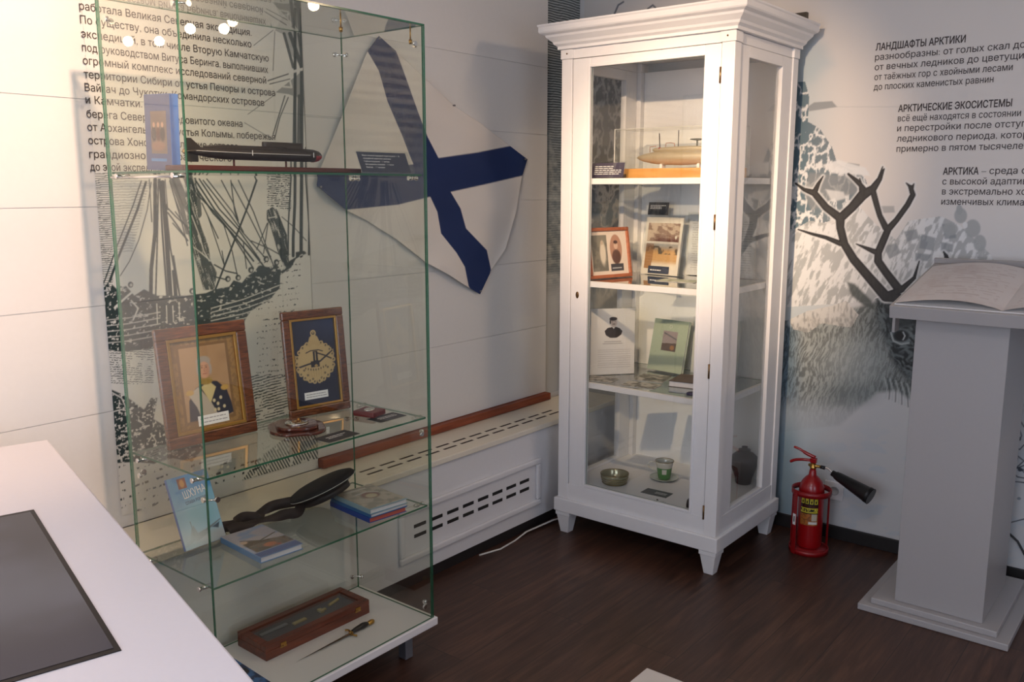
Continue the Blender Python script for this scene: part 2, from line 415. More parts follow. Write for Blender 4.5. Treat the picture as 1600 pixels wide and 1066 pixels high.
CLOTHP = paint_mat('dyed_flag_cloth', 0.8)
WALLP = paint_mat('printed_wall_film', 0.55)
# ------------------------------------------------------------------ room shell
XR = 3.98; YL = 2.72; YREC = 2.75; CH = 2.75; XB = -1.7; YB = -2.4
struct('floor', MB().box(XB, XR + .1, YB, 2.95, -.06, 0), floor_mat())
struct('ceiling', MB().box(XB, XR + .1, YB, 2.95, CH, CH + .06), mat('ceiling_white', (0.76, 0.74, 0.72), 0.7))
struct('wall_right', MB().box(XR, XR + .1, YB, 2.95, 0, CH), WALLW)
struct('wall_left', MB().box(XB, XR, YREC, YREC + .1, 0, CH), WALLW)
# boarded lining in front of the left wall (boards 0.32 high, fine joints)
b = MB(); z = 0.545; edges = [0.545, 0.90, 1.24, 1.545, 1.865, 2.19, 2.51, 2.75]
for a, c in zip(edges[:-1], edges[1:]):
    b.box(2.155, 3.662, YL, YREC - .001, a + .0012, c - .0012)
b.box(2.155, 3.662, YL + .004, YREC - .001, .545, CH)
struct('trim_1', b, WALLW)
b = MB()
for a, c in zip([0.505] + edges[1:-1], edges[1:]):
    b.box(XB, 2.153, YL, YREC - .001, a + .0012, c - .0012)
b.box(XB, 2.153, YL + .004, YREC - .001, .5062, CH)
struct('trim_2', b, WALLW)
struct('trim_3', MB().box(2.155, 3.668, 2.69, YREC - .001, .508, .543), REDBROWN, .002)
# wall behind the camera side with window openings
def wall_with_window(name, ax, pos, lo, hi, w0, w1, z0, z1, sgn):
    m = MB()
    for a0, a1, c0, c1 in ((lo, w0, 0, CH), (w1, hi, 0, CH), (w0, w1, 0, z0), (w0, w1, z1, CH)):
        p0, p1 = sorted((pos, pos + sgn * .12))
        m.box(p0, p1, a0, a1, c0, c1) if ax == 0 else m.box(a0, a1, p0, p1, c0, c1)
    struct(name, m, WALLW)
wall_with_window('wall_back', 0, XB, YB, 2.95, -.5, 1.6, .85, 2.4, -1)
wall_with_window('wall_front', 1, YB, XB, XR + .1, -.6, 1.0, .85, 2.4, -1)
for nm, ax, pos, a, c in (('window_1', 0, XB - .06, -.5, 1.6), ('window_2', 1, YB - .06, -.6, 1.0)):
    m = MB()
    for q0, q1, z0, z1 in ((a, a + .05, .85, 2.4), (c - .05, c, .85, 2.4), (a, c, .85, .9), (a, c, 2.35, 2.4), ((a + c) / 2 - .03, (a + c) / 2 + .03, .9, 2.35)):
        m.box(pos, pos + .05, q0, q1, z0, z1) if ax == 0 else m.box(q0, q1, pos, pos + .05, z0, z1)
    struct(nm, m, WHITEMAT)
# skirtings
BB = mat('black_skirting', (0.014, 0.012, 0.012), 0.5)
struct('baseboard_right', MB().box(XR - .014, XR - .0005, YB, 2.5, 0.0005, .062), BB, .002)
struct('baseboard_left', MB().box(XB, 3.96, 2.448, 2.462, 0.0005, .06), BB, .001)

# heater casing under the left wall
hc = thing('heater_casing', 'long white radiator casing under the left wall with slotted vents', 'radiator cover', (2.6, 2.58, 0))
CASE = mat('cream_white_casing', (0.74, 0.74, 0.76), 0.42)
b = MB()
x0, x1, z0, z1 = 2.30, 3.24, .12, .335     # raised vent surround opening on the front
b.box(XB + .01, 3.955, 2.44, 2.47, .05, .478)
b.build('front_panel', CASE, hc, .003)
MB().box(XB + .01, 3.955, 2.425, 2.718, .480, .5055).build('top_board', mat('cream_top', (.76, .71, .60), .42), hc, .004)
fr = MB()
def ringfront(m, x0, x1, z0, z1, y0, y1, w):
    m.box(x0, x1, y0, y1, z0, z0 + w); m.box(x0, x1, y0, y1, z1 - w, z1); m.box(x0, x0 + w, y0, y1, z0 + w, z1 - w); m.box(x1 - w, x1, y0, y1, z0 + w, z1 - w)
ringfront(fr, 2.31, 3.235, .115, .345, 2.424, 2.4395, .028)
vf = fr.build('vent_surround', CASE, hc, .006)
sl = MB()
for i in range(8):
    for k in range(2):
        xx = 2.40 + i * .0985; zz = .205 + k * .042
        sl.box(xx, xx + .068, 2.4375, 2.4398, zz, zz + .014)
sl.build('vent_slot', mat('slot_black', (0.01, 0.01, 0.01), 0.8), hc)
MB().tube([(2.335, 2.440, .225), (2.335, 2.434, .225)], .004, 8).build('screw', STEEL, hc)
tg = MB()
for i in range(12):
    for k in range(2):
        xx = 2.22 + i * .108; yy = 2.50 + k * .045
        tg.box(xx, xx + .078, yy, yy + .012, .5056, .5064)
tg.build('top_slot', mat('slot_brown', h(58, 48, 42), 0.8), hc)

# white cable on the floor, socket, cable at right wall, dark box high on the wall
t = MB().tube([tuple(fl) for fl in [(2.79, 2.43, .004), (2.90, 2.40, .004), (3.02, 2.41, .004), (3.12, 2.425, .01), (3.3, 2.40, .02), (3.5, 2.37, .004), (3.68, 2.42, .004), (3.9, 2.40, .004)]], .004, 8).build('floor_cable', mat('white_cable', (0.7, 0.69, 0.66), 0.5), None)
tag(t, 'thin white cable lying on the floor beside the left skirting and behind the cabinet leg', 'cable')
t = MB().tube([tuple(hit(x, y, 0, 3.972)) for x, y in [(1530, 815), (1552, 818), (1572, 829), (1590, 846), (1604, 872), (1620, 905)]], .0045, 8).build('wall_cable', BLACKP, None)
tag(t, 'black cable curving down the right wall beside the white lectern', 'cable')
so = thing('wall_socket', 'small white power socket low on the wall behind the fire extinguisher', 'socket', (XR, 1.29, .23))
MB().box(3.970, 3.9795, 1.25, 1.335, .185, .272).build('socket_plate', WHITEMAT, so, .003)
MB().lathe([(.0, 0), (.021, 0), (.021, .004), (.019, .006), (.016, .003), (0, .003)], (0, 0, 0), 24).build('socket_well', mat('socket_grey', (.5, .5, .5), .5), so)
o = bpy.data.objects['socket_well']; o.rotation_euler = (0, -PI / 2, 0); o.data.transform(Matrix.Translation(WORLD_LOC[so.name])); o.location = (-.0102, .0, 0)
t = MB().box(3.955, 3.979, 1.535, 1.615, 2.322, 2.36).build('signal_box', mat('dark_olive', h(62, 56, 44), .5), None, .002)
tag(t, 'small dark box on the right wall just above the white cabinet top', 'box')

# ------------------------------------------------------------------ glass display case
GX0, GX1, GY0, GY1, GT = 1.22, 2.055, 2.0, 2.392, 2.10
gc = thing('glass_display_case', 'tall frameless glass showcase with glass shelves on a low white base', 'display case', (1.64, 2.2, 0))
MB().box(GX0 - .012, GX1 + .012, GY0 - .008, GY1 + .006, .112, .140).build('base_slab', WHITEMAT, gc, .003)
for sx in (GX0 + .05, GX1 - .05 - .04):
    for sy in (GY0 + .05, GY1 - .09):
        MB().box(sx, sx + .035, sy, sy + .035, 0.0005, .1118).build('leg', mat('grey_metal', h(120, 122, 130), .4, .3), gc, .002)
G = [GLASS, GEDGE]; e = .007
pane(GX0, GX1, GY0, GY0 + e, .1405, GT - .0055).build('front_pane', G, gc)
pane(GX0, GX0 + e, GY0 + e + .0005, GY1 - e - .0005, .1405, GT - .0055).build('side_pane', G, gc)
pane(GX1 - e, GX1, GY0 + e + .0005, GY1 - e - .0005, .1405, GT - .0055).build('side_pane', G, gc)
pane(GX0, GX1, GY1 - e, GY1, .1405, 1.837).build('back_pane', G, gc)
pane(GX0, GX1, GY1 - e, GY1, 1.8385, GT - .0055).build('back_pane', G, gc)
pane(GX0, GX1, GY0, GY1, GT - .005, GT).build('top_pane', G, gc)
SH = (1.645, .855, .550)
for zz in SH:
    pane(GX0 + e + .001, GX1 - e - .008, GY0 + e + .001, GY1 - e - .001, zz - .006, zz).build('glass_shelf', G, gc)
for zz in SH:
    for xx, d in ((GX0, 1), (GX1, -1)):
        for yy in (GY0 + .055, GY1 - .06):
            MB().tube([(xx - d * .010, yy, zz - .012), (xx - d * .006, yy, zz - .012), (xx - d * .005, yy, zz - .012), (xx + d * .010, yy, zz - .012), (xx + d * .011, yy, zz - .012), (xx + d * .028, yy, zz - .012)], [.007, .007, .005, .005, .0068, .0068], 14).build('shelf_pin', CHROME, gc)
MB().tube([(GX0 - .006, GY0 + .03, 1.630), (GX0 - .006, GY1 - .03, 1.630)], .0032, 8).build('shelf_rail', CHROME, gc)
def bone(x, y, z, dx, dy):
    "little chrome strap with a knob on each pane, bridging a corner"
    L = .034
    a = (x + dx * L, y + dy * .010, z); c = (x + dx * .010, y + dy * L, z)
    m = MB().tube([a, (x + dx * .02, y + dy * .017, z), (x + dx * .017, y + dy * .02, z), c], .0028, 8)
    m.tube([(a[0], y + dy * .0055, z), (a[0], y + dy * .013, z)], .0075, 14)
    m.tube([(x + dx * .0055, c[1], z), (x + dx * .013, c[1], z)], .0075, 14)
    m.build('corner_connector', CHROME, gc)
for cx_, dx in ((GX0, 1), (GX1, -1)):
    for cy_, dy in ((GY0, 1), (GY1, -1)):
        for zz in ((.19, .79, 2.04) if not (dx < 0 and dy > 0) else (.19, .80, 2.04)): bone(cx_, cy_, zz, dx, dy)
for xx in (GX0 + .022, GX1 - .022, GX1 - .30):
    m = MB().tube([(xx, GY0 + .04, GT - .0055), (xx, GY0 + .04, GT - .045)], .0022, 8).tube([(xx, GY0 + .04, GT - .045), (xx, GY0 + .04, GT - .058)], [.006, .0045], 12)
    m.build('hanging_hook', BRASS, gc)

# ------------------------------------------------------------------ white cabinet
CX0, CX1, CY0, CY1 = 3.24, 3.87, 1.526, 2.330
cb = thing('display_cabinet', 'tall white painted wooden cabinet with glazed door and tapered feet', 'cabinet', (3.55, 1.93, 0))
ft = .09
for ax, bx in ((CX0 - .008, 1), (CX1 + .004, -1)):
    for ay, by in ((CY0 - .008, 1), (CY1 + .008, -1)):
        X0, X1 = sorted((ax, ax + bx * .078)); Y0, Y1 = sorted((ay, ay + by * .078)); i = .018
        m = MB(); m.frustum((X0 + i, X1 - i, Y0 + i, Y1 - i), (X0 + .004, X1 - .004, Y0 + .004, Y1 - .004), 0.0005, .088).box(X0, X1, Y0, Y1, .088, .1075)
        m.build('leg', WHITEWOOD, cb, .002)
b = MB().box(CX0 - .014, CX1 + .006, CY0 - .014, CY1 + .014, .108, .172)
b.build('plinth', WHITEWOOD, cb, .004)
# posts
for X0, X1 in ((CX0, CX0 + .055), (CX1 - .055, CX1)):
    for Y0, Y1 in ((CY0, CY0 + .055), (CY1 - .055, CY1)):
        MB().box(X0, X1, Y0, Y1, .1725, 2.150).build('corner_post', WHITEWOOD, cb, .002)
        MB().box(X0 - .004, X1 + .004, Y0 - .004, Y1 + .004, 2.1505, 2.190).build('post_cap', WHITEWOOD, cb, .002)
MB().box(CX0 + .004, CX0 + .055, CY0 + .056, CY1 - .056, 2.1505, 2.190).build('top_rail', WHITEWOOD, cb, .001)
# floor, back, roof
MB().box(CX0 + .002, CX1 - .002, CY0 + .002, CY1 - .002, .1725, .2475).build('cabinet_floor', WHITEWOOD, cb)
MB().box(CX1 - .022, CX1 - .006, CY0 + .056, CY1 - .056, .248, 2.150).build('back_panel', mat('cabinet_back_white', (.86, .86, .85), .5), cb)
MB().box(CX0 + .002, CX1 - .002, CY0 + .002, CY1 - .002, 2.1905, 2.200).build('roof_panel', WHITEWOOD, cb)
# side frames with glass
for yy, d in ((CY0, 1), (CY1, -1)):
    Y0, Y1 = sorted((yy + d * .006, yy + d * .034)); m = MB()
    a0, a1 = CX0 + .056, CX1 - .056; g0, g1 = 3.385, 3.715
    m.box(a0, g0, Y0, Y1, .248, 2.149); m.box(g1, a1, Y0, Y1, .248, 2.149); m.box(g0, g1, Y0, Y1, 2.105, 2.149); m.box(g0, g1, Y0, Y1, .248, .262)
    m.box(a0, a1, Y0, Y1, 2.150, 2.19)
    sf = m.build('side_frame', WHITEWOOD, cb, .002)
    pane(g0 - .004, g1 + .004, (Y0 + Y1) / 2 - .002, (Y0 + Y1) / 2 + .002, .258, 2.109).build('glass_pane', [ACRYL, GEDGE], sf)
# door
g0, g1, z0, z1 = 1.652, 2.183, .262, 2.108; d0, d1 = CY0 + .058, CY1 - .058
m = MB(); X0, X1 = CX0 + .004, CX0 + .028
m.box(X0, X1, d0, g0, .1745, 2.148); m.box(X0, X1, g1, d1, .1745, 2.148); m.box(X0, X1, g0, g1, z1, 2.148); m.box(X0, X1, g0, g1, .1745, z0)
for a, c, q0, q1 in ((g0 - .012, g0, z0 - .012, z1 + .012), (g1, g1 + .012, z0 - .012, z1 + .012), (g0, g1, z1, z1 + .012), (g0, g1, z0 - .012, z0)):
    m.box(X0 - .004, X0 + .001, a, c, q0, q1)
dr = m.build('door', WHITEWOOD, cb, .002)
pane(X0 + .010, X0 + .014, g0 + .0005, g1 - .0005, z0 + .0005, z1 - .0005).build('glass_pane', [ACRYL, GEDGE], dr)
for zz in (2.03, 1.47, .87, .27):
    MB().tube([(CX0 + .001, d0 - .001, zz - .03), (CX0 + .001, d0 - .001, zz + .03)], .0045, 10).build('hinge', mat('bronze', h(120, 92, 62), .35, .9), dr)
MB().lathe([(0, 0), (.010, 0), (.010, .002), (.006, .003), (0, .003)], (0, 0, 0), 20, 1.5, .8).build('lock_escutcheon', mat('bronze', (0, 0, 0)), dr)
o = bpy.data.objects['lock_escutcheon']; o.data.transform(Matrix.Translation(WORLD_LOC[cb.name])); o.rotation_euler = (0, -PI / 2, 0)
o.location = Vector((X0 - .0002, 2.236, 1.133)) - WORLD_LOC[cb.name]
# cornice: stepped moulding swept round front and sides
prof = [(0, 2.191), (.014, 2.191), (.014, 2.203), (.026, 2.212), (.030, 2.222), (.050, 2.240), (.054, 2.249), (.070, 2.256), (.074, 2.262), (.074, 2.281), (.078, 2.286), (.078, 2.292), (0, 2.292)]
vs = []; nP = len(prof)
for cxn, cyn, sx, sy in ((CX1, CY0, .3, -1), (CX0, CY0, -1, -1), (CX0, CY1, -1, 1), (CX1, CY1, .3, 1)):
    vs += [(cxn + sx * r, cyn + sy * r, z) for r, z in prof]
fs = [(i * nP + k, i * nP + (k + 1) % nP, (i + 1) * nP + (k + 1) % nP, (i + 1) * nP + k) for i in range(3) for k in range(nP)]
fs += [tuple(range(nP)), tuple(3 * nP + k for k in reversed(range(nP)))]
fs += [(nP - 2, 2 * nP - 2, 3 * nP - 2, 4 * nP - 2)]
MB().add(vs, fs).build('cornice', WHITEWOOD, cb, .0008, 1)
for yy in (CY0 + .03, CY1 - .03):
    MB().tube([(CX0 - .0045, yy, 2.172), (CX0 - .0065, yy, 2.172)], .0035, 10).build('screw_cap', mat('bronze', (0, 0, 0)), cb)
# shelves: glass in a white frame
CS = (1.645, 1.195, .735)
for zz in CS:
    x0, x1, y0, y1 = CX0 + .034, CX1 - .026, CY0 + .037, CY1 - .037
    m = MB(); m.box(x0, x0 + .020, y0, y1, zz - .026, zz - .0005); m.box(x1 - .02, x1, y0, y1, zz - .026, zz - .0005); m.box(x0 + .02, x1 - .02, y0, y0 + .02, zz - .026, zz - .0005); m.box(x0 + .02, x1 - .02, y1 - .02, y1, zz - .026, zz - .0005)
    s = m.build('shelf', WHITEWOOD, cb, .0015)
    pane(x0 + .0205, x1 - .0205, y0 + .0205, y1 - .0205, zz - .006, zz - .0005).build('shelf_glass', [glass_mat('shelf_glass', (.90, .93, .91)) if 'shelf_glass' not in bpy.data.materials else bpy.data.materials['shelf_glass'], GEDGE], s)

# ------------------------------------------------------------------ kiosk with screen (left foreground)
KM = flat_M((.989, 2.362, 0), math.degrees(math.atan2(.970, .244)))   # x along the right edge going away... local -x runs towards the camera, +y to the left
LK = thing('information_kiosk', 'white touch screen table filling the lower left corner', 'kiosk', (.6, 1.5, 0))
MB(KM).box(-1.75, 0, 0, .78, .915, .95).build('tabletop', mat('kiosk_white', (.60, .58, .62), .3), LK, .004)
MB(KM).box(-1.5, -.25, .18, .60, .0005, .9145).build('body', WHITEMAT, LK, .004)
SM_ = KM @ Matrix.Translation((-.565, .128, .9502))    # screen's far right corner
scr = MB(KM).box(-1.262, -.558, .122, .538, .9503, .9515).build('screen_bezel', mat('bezel_black', (.006, .006, .008), .4, spec=.15), LK)
def screen_mat():
    m = paint_mat('screen_glow', .2, 0.0, .40); nt = m.node_tree; bs = nt.nodes['Principled BSDF']
    for l in list(nt.links):
        if l.to_socket == bs.inputs['Base Color']: nt.links.remove(l)
    bs.inputs['Base Color'].default_value = (.004, .004, .005, 1); bs.inputs['Specular IOR Level'].default_value = .16; return m
def paint_screen(p):
    n = fbm(p.X * 3, p.Y * 3, 4, 3)
    p.mix(np.ones_like(n), h(58, 58, 68)); p.mix(sstep(.45, .75, n), h(92, 92, 108)); p.mix(1 - sstep(.0, .35, p.Y), h(60, 62, 80)); p.ell(.45, .42, .35, .18, h(112, 112, 122), .9, .6)
PM = KM @ Matrix(((0, 0, 0, 0), (0, 0, 0, 0), (0, 0, 0, 0), (0, 0, 0, 1)))
KM3 = KM @ Matrix.Translation((-1.25, .53, .9516)) @ Matrix.Rotation(-PI / 2, 4, 'Z')
picture('display_image', KM3, .40, .68, 60, paint_screen, screen_mat(), LK)

# ------------------------------------------------------------------ lectern (right)
le = thing('lectern', 'white lectern with square two-step base in front of the reindeer print', 'lectern', (3.5, .70, 0))
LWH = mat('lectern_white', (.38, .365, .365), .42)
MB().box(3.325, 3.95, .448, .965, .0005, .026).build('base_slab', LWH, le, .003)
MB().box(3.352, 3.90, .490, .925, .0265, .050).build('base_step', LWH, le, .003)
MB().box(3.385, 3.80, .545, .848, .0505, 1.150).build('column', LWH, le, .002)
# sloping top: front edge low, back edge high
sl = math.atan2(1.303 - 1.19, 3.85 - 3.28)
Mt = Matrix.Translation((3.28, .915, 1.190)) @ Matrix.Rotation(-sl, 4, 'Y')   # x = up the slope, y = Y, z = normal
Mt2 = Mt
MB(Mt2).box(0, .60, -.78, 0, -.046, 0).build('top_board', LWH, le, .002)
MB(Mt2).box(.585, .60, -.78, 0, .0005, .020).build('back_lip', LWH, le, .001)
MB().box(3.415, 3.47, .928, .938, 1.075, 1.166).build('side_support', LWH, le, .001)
# open album lying on it: two leaves of pages swelling from the gutter
bk = thing('open_book', 'large open book with faded printed pages lying on the lectern top', 'book', tuple(Mt2 @ Vector((.3, -.38, 0))))
def page_grid(y0, y1, name, mirror):
    nx, ny = 60, 60; u, v = np.meshgrid(np.linspace(0, 1, nx), np.linspace(0, 1, ny))  # u across the page from gutter, v up the slope
    yy = y0 + (y1 - y0) * u; xx = .018 + .50 * v
    zz = .004 + .030 * np.sin(np.clip(u, 0, 1) * PI) ** .8 * (1 - .35 * u)
    A = np.array(Mt2); P = xx[..., None] * A[:3, 0] + yy[..., None] * A[:3, 1] + (zz + .0015)[..., None] * A[:3, 2] + A[:3, 3]
    p = Paint(u, v, h(208, 204, 204)); n = fbm(u * 14, v * 40, 3, 5)
    rows = (np.sin(v * 2 * PI * 18) > .3) & (u > .1) & (u < .9) & (v > .12) & (v < .9) & (n > .48)
    p.mix(rows * .35, h(160, 142, 140)); p.mix(sstep(.5, .8, fbm(u * 5, v * 5, 4, 9)) * .25, h(170, 150, 148))
    return grid_obj(name, P if not mirror else P[:, ::-1], p.c if not mirror else p.c[:, ::-1], PRINT, bk, True)
page_grid(-.355, -.015, 'left_page', False); page_grid(-.355, -.69, 'right_page', True)
MB(Mt2).box(.016, .52, -.692, -.012, .0006, .0038).build('book_block', PAPER, bk)

# corner of a low white plinth at the bottom of the view
t = MB().box(1.62, 2.40, .75, 1.355, .0005, .030).build('floor_plinth', mat('plinth_white', (.66, .62, .58), .5), None, .003)
tag(t, 'corner of a low white plinth on the floor at the bottom edge', 'plinth')
# ------------------------------------------------------------------ engraving print and text on the left wall
INK = np.array(h(44, 60, 62)); PW = np.array((.76, .75, .72))
def Zm(pts, ox, oy, s): return [(ox + x / s, oy + y / s) for x, y in pts]
EY = YL - .0035
def engraving():
    X0, X1, Z0, Z1 = 1.345, 2.150, .5475, 2.62
    nx, nz = 360, 900
    gx, gz = np.meshgrid(np.linspace(X0, X1, nx), np.linspace(Z0, Z1, nz))
    P = np.stack([gx, np.full_like(gx, EY), gz], -1)
    px, py = proj(P); p = Paint(px, py, PW)
    N = fbm(px * .12, py * .12, 4, 11); NF = fbm(px * .45, py * .45, 3, 12)
    lines = lambda per, ph=0, sl=0: np.sin((py + sl * px + 3 * N) * 2 * PI / per + ph)
    # hatched sky / sea at the left edge and upper middle
    m = ((px < 176 + 12 * (N - .5)) & (py > 270) & (py < 445)) | ((px < 235 - (py - 280) * .25) & (py > 275) & (py < 395))
    m2 = (px < 176) & (py > 270) & (py < 450)
    p.mix(m2 * sstep(.0, .5, lines(3.4, 0, .04) + .5 * (NF - .5)) * .8, INK)
    p.mix((m & ~m2) * sstep(.3, .8, lines(4.2, 0, .03)) * .5, INK)
    # ropes and masts: (points in photo position, radius)
    Z = lambda pts: Zm(pts, 130, 260, 4.847)
    def S(pts, r, amt=1.0, col=INK): p.stroke(pts, r, col, .55, amt)
    for pts, r in [([(440, 110), (380, 290), (250, 620), (165, 860), (108, 985)], 1.0), ([(475, 120), (410, 330), (265, 690), (190, 900)], 1.9), ([(515, 120), (485, 330), (420, 560), (350, 720), (280, 830)], .8),
                   ([(545, 100), (545, 500), (515, 780), (512, 1020)], 3.0), ([(570, 100), (560, 600), (548, 1020)], 1.3), ([(580, 100), (600, 500), (640, 1040)], 1.6), ([(600, 120), (630, 520), (665, 1040)], 3.4),
                   ([(625, 290), (660, 620), (700, 830), (745, 1050)], 1.3), ([(690, 780), (715, 1060)], 1.5), ([(640, 350), (700, 430), (790, 560)], 1.2), ([(625, 300), (700, 380), (800, 470)], 1.1),
                   ([(655, 110), (740, 400), (790, 600)], 1.0), ([(620, 100), (640, 330)], .8), ([(500, 100), (520, 420)], .9)]:
        S(Z(pts), r)
    for pts, r in [([(665, 80), (750, 320), (790, 500)], 3.5), ([(790, 80), (850, 220), (862, 360)], 7.5), ([(700, 100), (770, 260), (840, 400)], 6)]: S(Z(pts), r, .85)
    Q = lambda pts: Zm(pts, 270, 270, 5.077)
    # leaning main masts
    p.poly(Q([(95, 40), (185, 40), (195, 330), (245, 480), (285, 590), (300, 700), (350, 790), (330, 930), (245, 930), (175, 680), (120, 480)]), INK, .6, .93)
    p.poly(Q([(745, 300), (790, 270), (830, 300), (905, 500), (925, 740), (880, 740), (830, 620), (775, 430), (745, 370)]), INK, .6)
    for pts, r in [([(180, 60), (330, 290), (440, 420), (600, 590), (720, 740)], 1.3), ([(210, 50), (370, 290), (520, 450), (690, 690)], 1.1), ([(150, 70), (320, 320), (470, 480), (640, 700)], 1.4), ([(240, 60), (450, 330), (560, 480), (720, 660)], 1.0),
                   ([(190, 170), (330, 310), (420, 420), (520, 570), (640, 760)], 1.1), ([(270, 50), (480, 320), (560, 470)], .9), ([(385, 60), (480, 240), (520, 380)], .9), ([(460, 60), (490, 300), (520, 400)], .9),
                   ([(520, 60), (640, 310), (800, 740)], .9), ([(465, 80), (600, 330), (780, 690)], .9), ([(665, 60), (590, 280), (480, 560), (340, 920)], 1.5), ([(650, 30), (665, 65)], 1.2),
                   ([(230, 240), (290, 370), (360, 520)], .9), ([(280, 350), (350, 560), (410, 740)], .8), ([(400, 400), (470, 620), (515, 830)], .8), ([(560, 560), (585, 760)], .8), ([(620, 540), (760, 600), (850, 650)], .9),
                   ([(750, 400), (665, 610)], .8), ([(755, 400), (720, 640)], .8), ([(865, 350), (960, 430), (1060, 540)], .7), ([(820, 290), (905, 500)], .7), ([(330, 730), (420, 780), (510, 800)], 1.1), ([(310, 820), (430, 850)], 1.1),
                   ([(390, 620), (410, 740)], .8), ([(20, 310), (100, 420), (150, 500)], 1.0), ([(0, 400), (120, 540)], 1.0), ([(5, 170), (80, 370)], .8), ([(5, 660), (60, 1010)], 1.2), ([(0, 780), (20, 1010)], 1.6)]:
        S(Q(pts), r)
    mm_ = p.inpoly(Q([(95, 40), (185, 40), (195, 330), (245, 480), (285, 590), (300, 700), (350, 790), (330, 930), (245, 930), (175, 680), (120, 480)])) | p.inpoly(Q([(745, 300), (790, 270), (830, 300), (905, 500), (925, 740), (880, 740), (830, 620), (775, 430), (745, 370)]))
    p.mix(mm_ * sstep(.60, .68, fbm((px - .32 * py) * .8, (py + .3 * px) * .06, 3, 17)) * .75, PW)
    for pts in ([(150, 340), (215, 510), (245, 620), (290, 700)], [(165, 590), (230, 640), (300, 700)], [(190, 690), (215, 680)], [(760, 358), (820, 350)]): S(Q(pts), .8, .9, PW)
    # shrouds, right
    for x0, x1, r in ((938, 915, 1.2), (970, 955, 2.3), (1022, 1018, 2.7), (1055, 1078, 1.3), (1090, 1092, 1.5)):
        S(Q([(x0, -1300), (x0, 40), (x0 - 2, 250), (x1, 520), (x1, 660)]) if r > 2 else Q([(x0, -200), (x0, 40), (x1 + 2, 400), (x1, 650)]), r)
    p.mix(((px > 417) & (px < 455) & (py > 275) & (py < 330 - (455 - px) * .25)) * sstep(-.1, .5, lines(3.2, 0, -.05)) * (NF > .38), INK)
    # upper rigging at the right edge
    U = lambda pts: Zm(pts, 340, 0, 3.806)
    p.poly(U([(330, 0), (510, 0), (515, 220), (500, 400), (440, 330), (400, 210), (340, 180), (380, 110)]), INK, .6, .45)
    p.poly(U([(345, 550), (500, 425), (520, 560), (505, 590), (420, 560)]), INK, .6, .6)
    for pts, r, c in [([(395, 200), (450, 400)], 2.2, INK), ([(430, 200), (500, 400)], 3.0, INK), ([(480, 200), (510, 400)], 2.0, INK), ([(330, 430), (400, 440), (510, 410)], 2.2, PW), ([(300, 480), (420, 440)], 1.0, INK), ([(310, 500), (430, 470)], .8, INK),
                      ([(360, 500), (430, 480), (440, 520), (390, 515)], 1.4, PW), ([(350, 110), (430, 80), (440, 150)], 1.4, PW), ([(330, 180), (215, 270)], .5, INK), ([(340, 190), (330, 420)], .5, INK), ([(380, 200), (430, 400)], .5, PW),
                      ([(400, 570), (330, 800)], 1.0, INK), ([(420, 580), (370, 700), (340, 820)], .9, INK), ([(345, 560), (180, 680)], .5, INK), ([(455, 570), (450, 880)], 1.4, INK), ([(485, 570), (480, 880)], 2.4, INK), ([(515, 580), (530, 880)], 1.4, INK),
                      ([(160, 730), (330, 830)], .5, INK)]:
        S(U(pts), r, .9, c)
    # deck crowd and hull
    hull = [(170, 440), (183, 452), (197, 447), (210, 462), (225, 452), (245, 462), (290, 462), (322, 458), (336, 452), (358, 448), (365, 438), (378, 442), (386, 432), (398, 424), (405, 414), (420, 418), (432, 412), (440, 424), (452, 408), (462, 402), (462, 394), (475, 392), (480, 396), (470, 400), (462, 405), (455, 418), (438, 430), (437, 450), (420, 470), (405, 478), (392, 486), (383, 500), (378, 520), (368, 530), (350, 535), (300, 520), (240, 545), (190, 550), (160, 545), (155, 500), (150, 475), (152, 462)]
    p.poly(hull, INK, 1.0)
    bx = np.zeros(px.shape, bool)
    for x, y in ((188, 452), (204, 445), (300, 455), (372, 434), (392, 422), (416, 405), (432, 410), (356, 436)):
        p.ell(x, y, 4.2, 4.8, INK, .2)
        p.ell(x + .8, y + .5, 2.0, 2.4, PW, .3, .8)
    p.mix(p.inpoly(hull) * sstep(.60, .68, fbm(px * .25, py * .3, 3, 21)) * (px < 185), PW)
    p.mix(p.inpoly(hull) * sstep(.66, .72, fbm(px * .2, py * .3, 3, 22)) * .8 * (px >= 185), PW)
    for k in range(8):   # planking lines
        y = 470 + k * 7.5; S([(330, y + 12 - k), (380, y - 2), (436, y - 24 + k * 1.0)], .8, .9, PW)
    for k in range(5): S([(150, 502 + k * 9), (200, 497 + k * 9), (250, 488 + k * 9)], .8, .8, PW)
    for x, y0, y1 in ((245, 475, 505), (260, 478, 505), (270, 478, 503), (280, 478, 502)): S([(x, y0), (x + 1, y1)], .8, .9, PW)
    p.stroke([(180, 480), (200, 462), (212, 452)], 1.6, PW); p.stroke([(208, 500), (216, 482), (205, 470)], 1.2, PW)
    # sea hatch around and below the hull
    w = (px < 240) & (py > 545) & (py < 600)
    p.mix(w * sstep(.35, .8, lines(3.6, 0, -.05) + (NF - .5)) * (N > .4), INK)
    w = (px > 385) & (px < 480) & (py > 585) & (py < 672) & (px > 385 + (py - 585) * .1)
    p.mix(w * sstep(.15, .6, lines(4.4, 0, .28) + 1.2 * (NF - .5)) * (N > .36), INK)
    w = (px > 400) & (px < 470) & (py > 395) & (py < 590)
    p.mix(w * sstep(.55, .9, lines(9, 0, .12)) * (NF > .62), INK)
    # dark rock bottom left with scribbles
    rock = [(170, 607), (195, 618), (225, 640), (236, 622), (246, 622), (240, 655), (262, 668), (300, 672), (318, 700), (300, 722), (270, 716), (240, 725), (210, 722), (182, 724), (176, 680), (172, 640)]
    p.poly(rock, INK, 1.0)
    p.mix(p.inpoly(rock) * sstep(.60, .66, fbm(px * .3, py * .35, 3, 31)), PW)
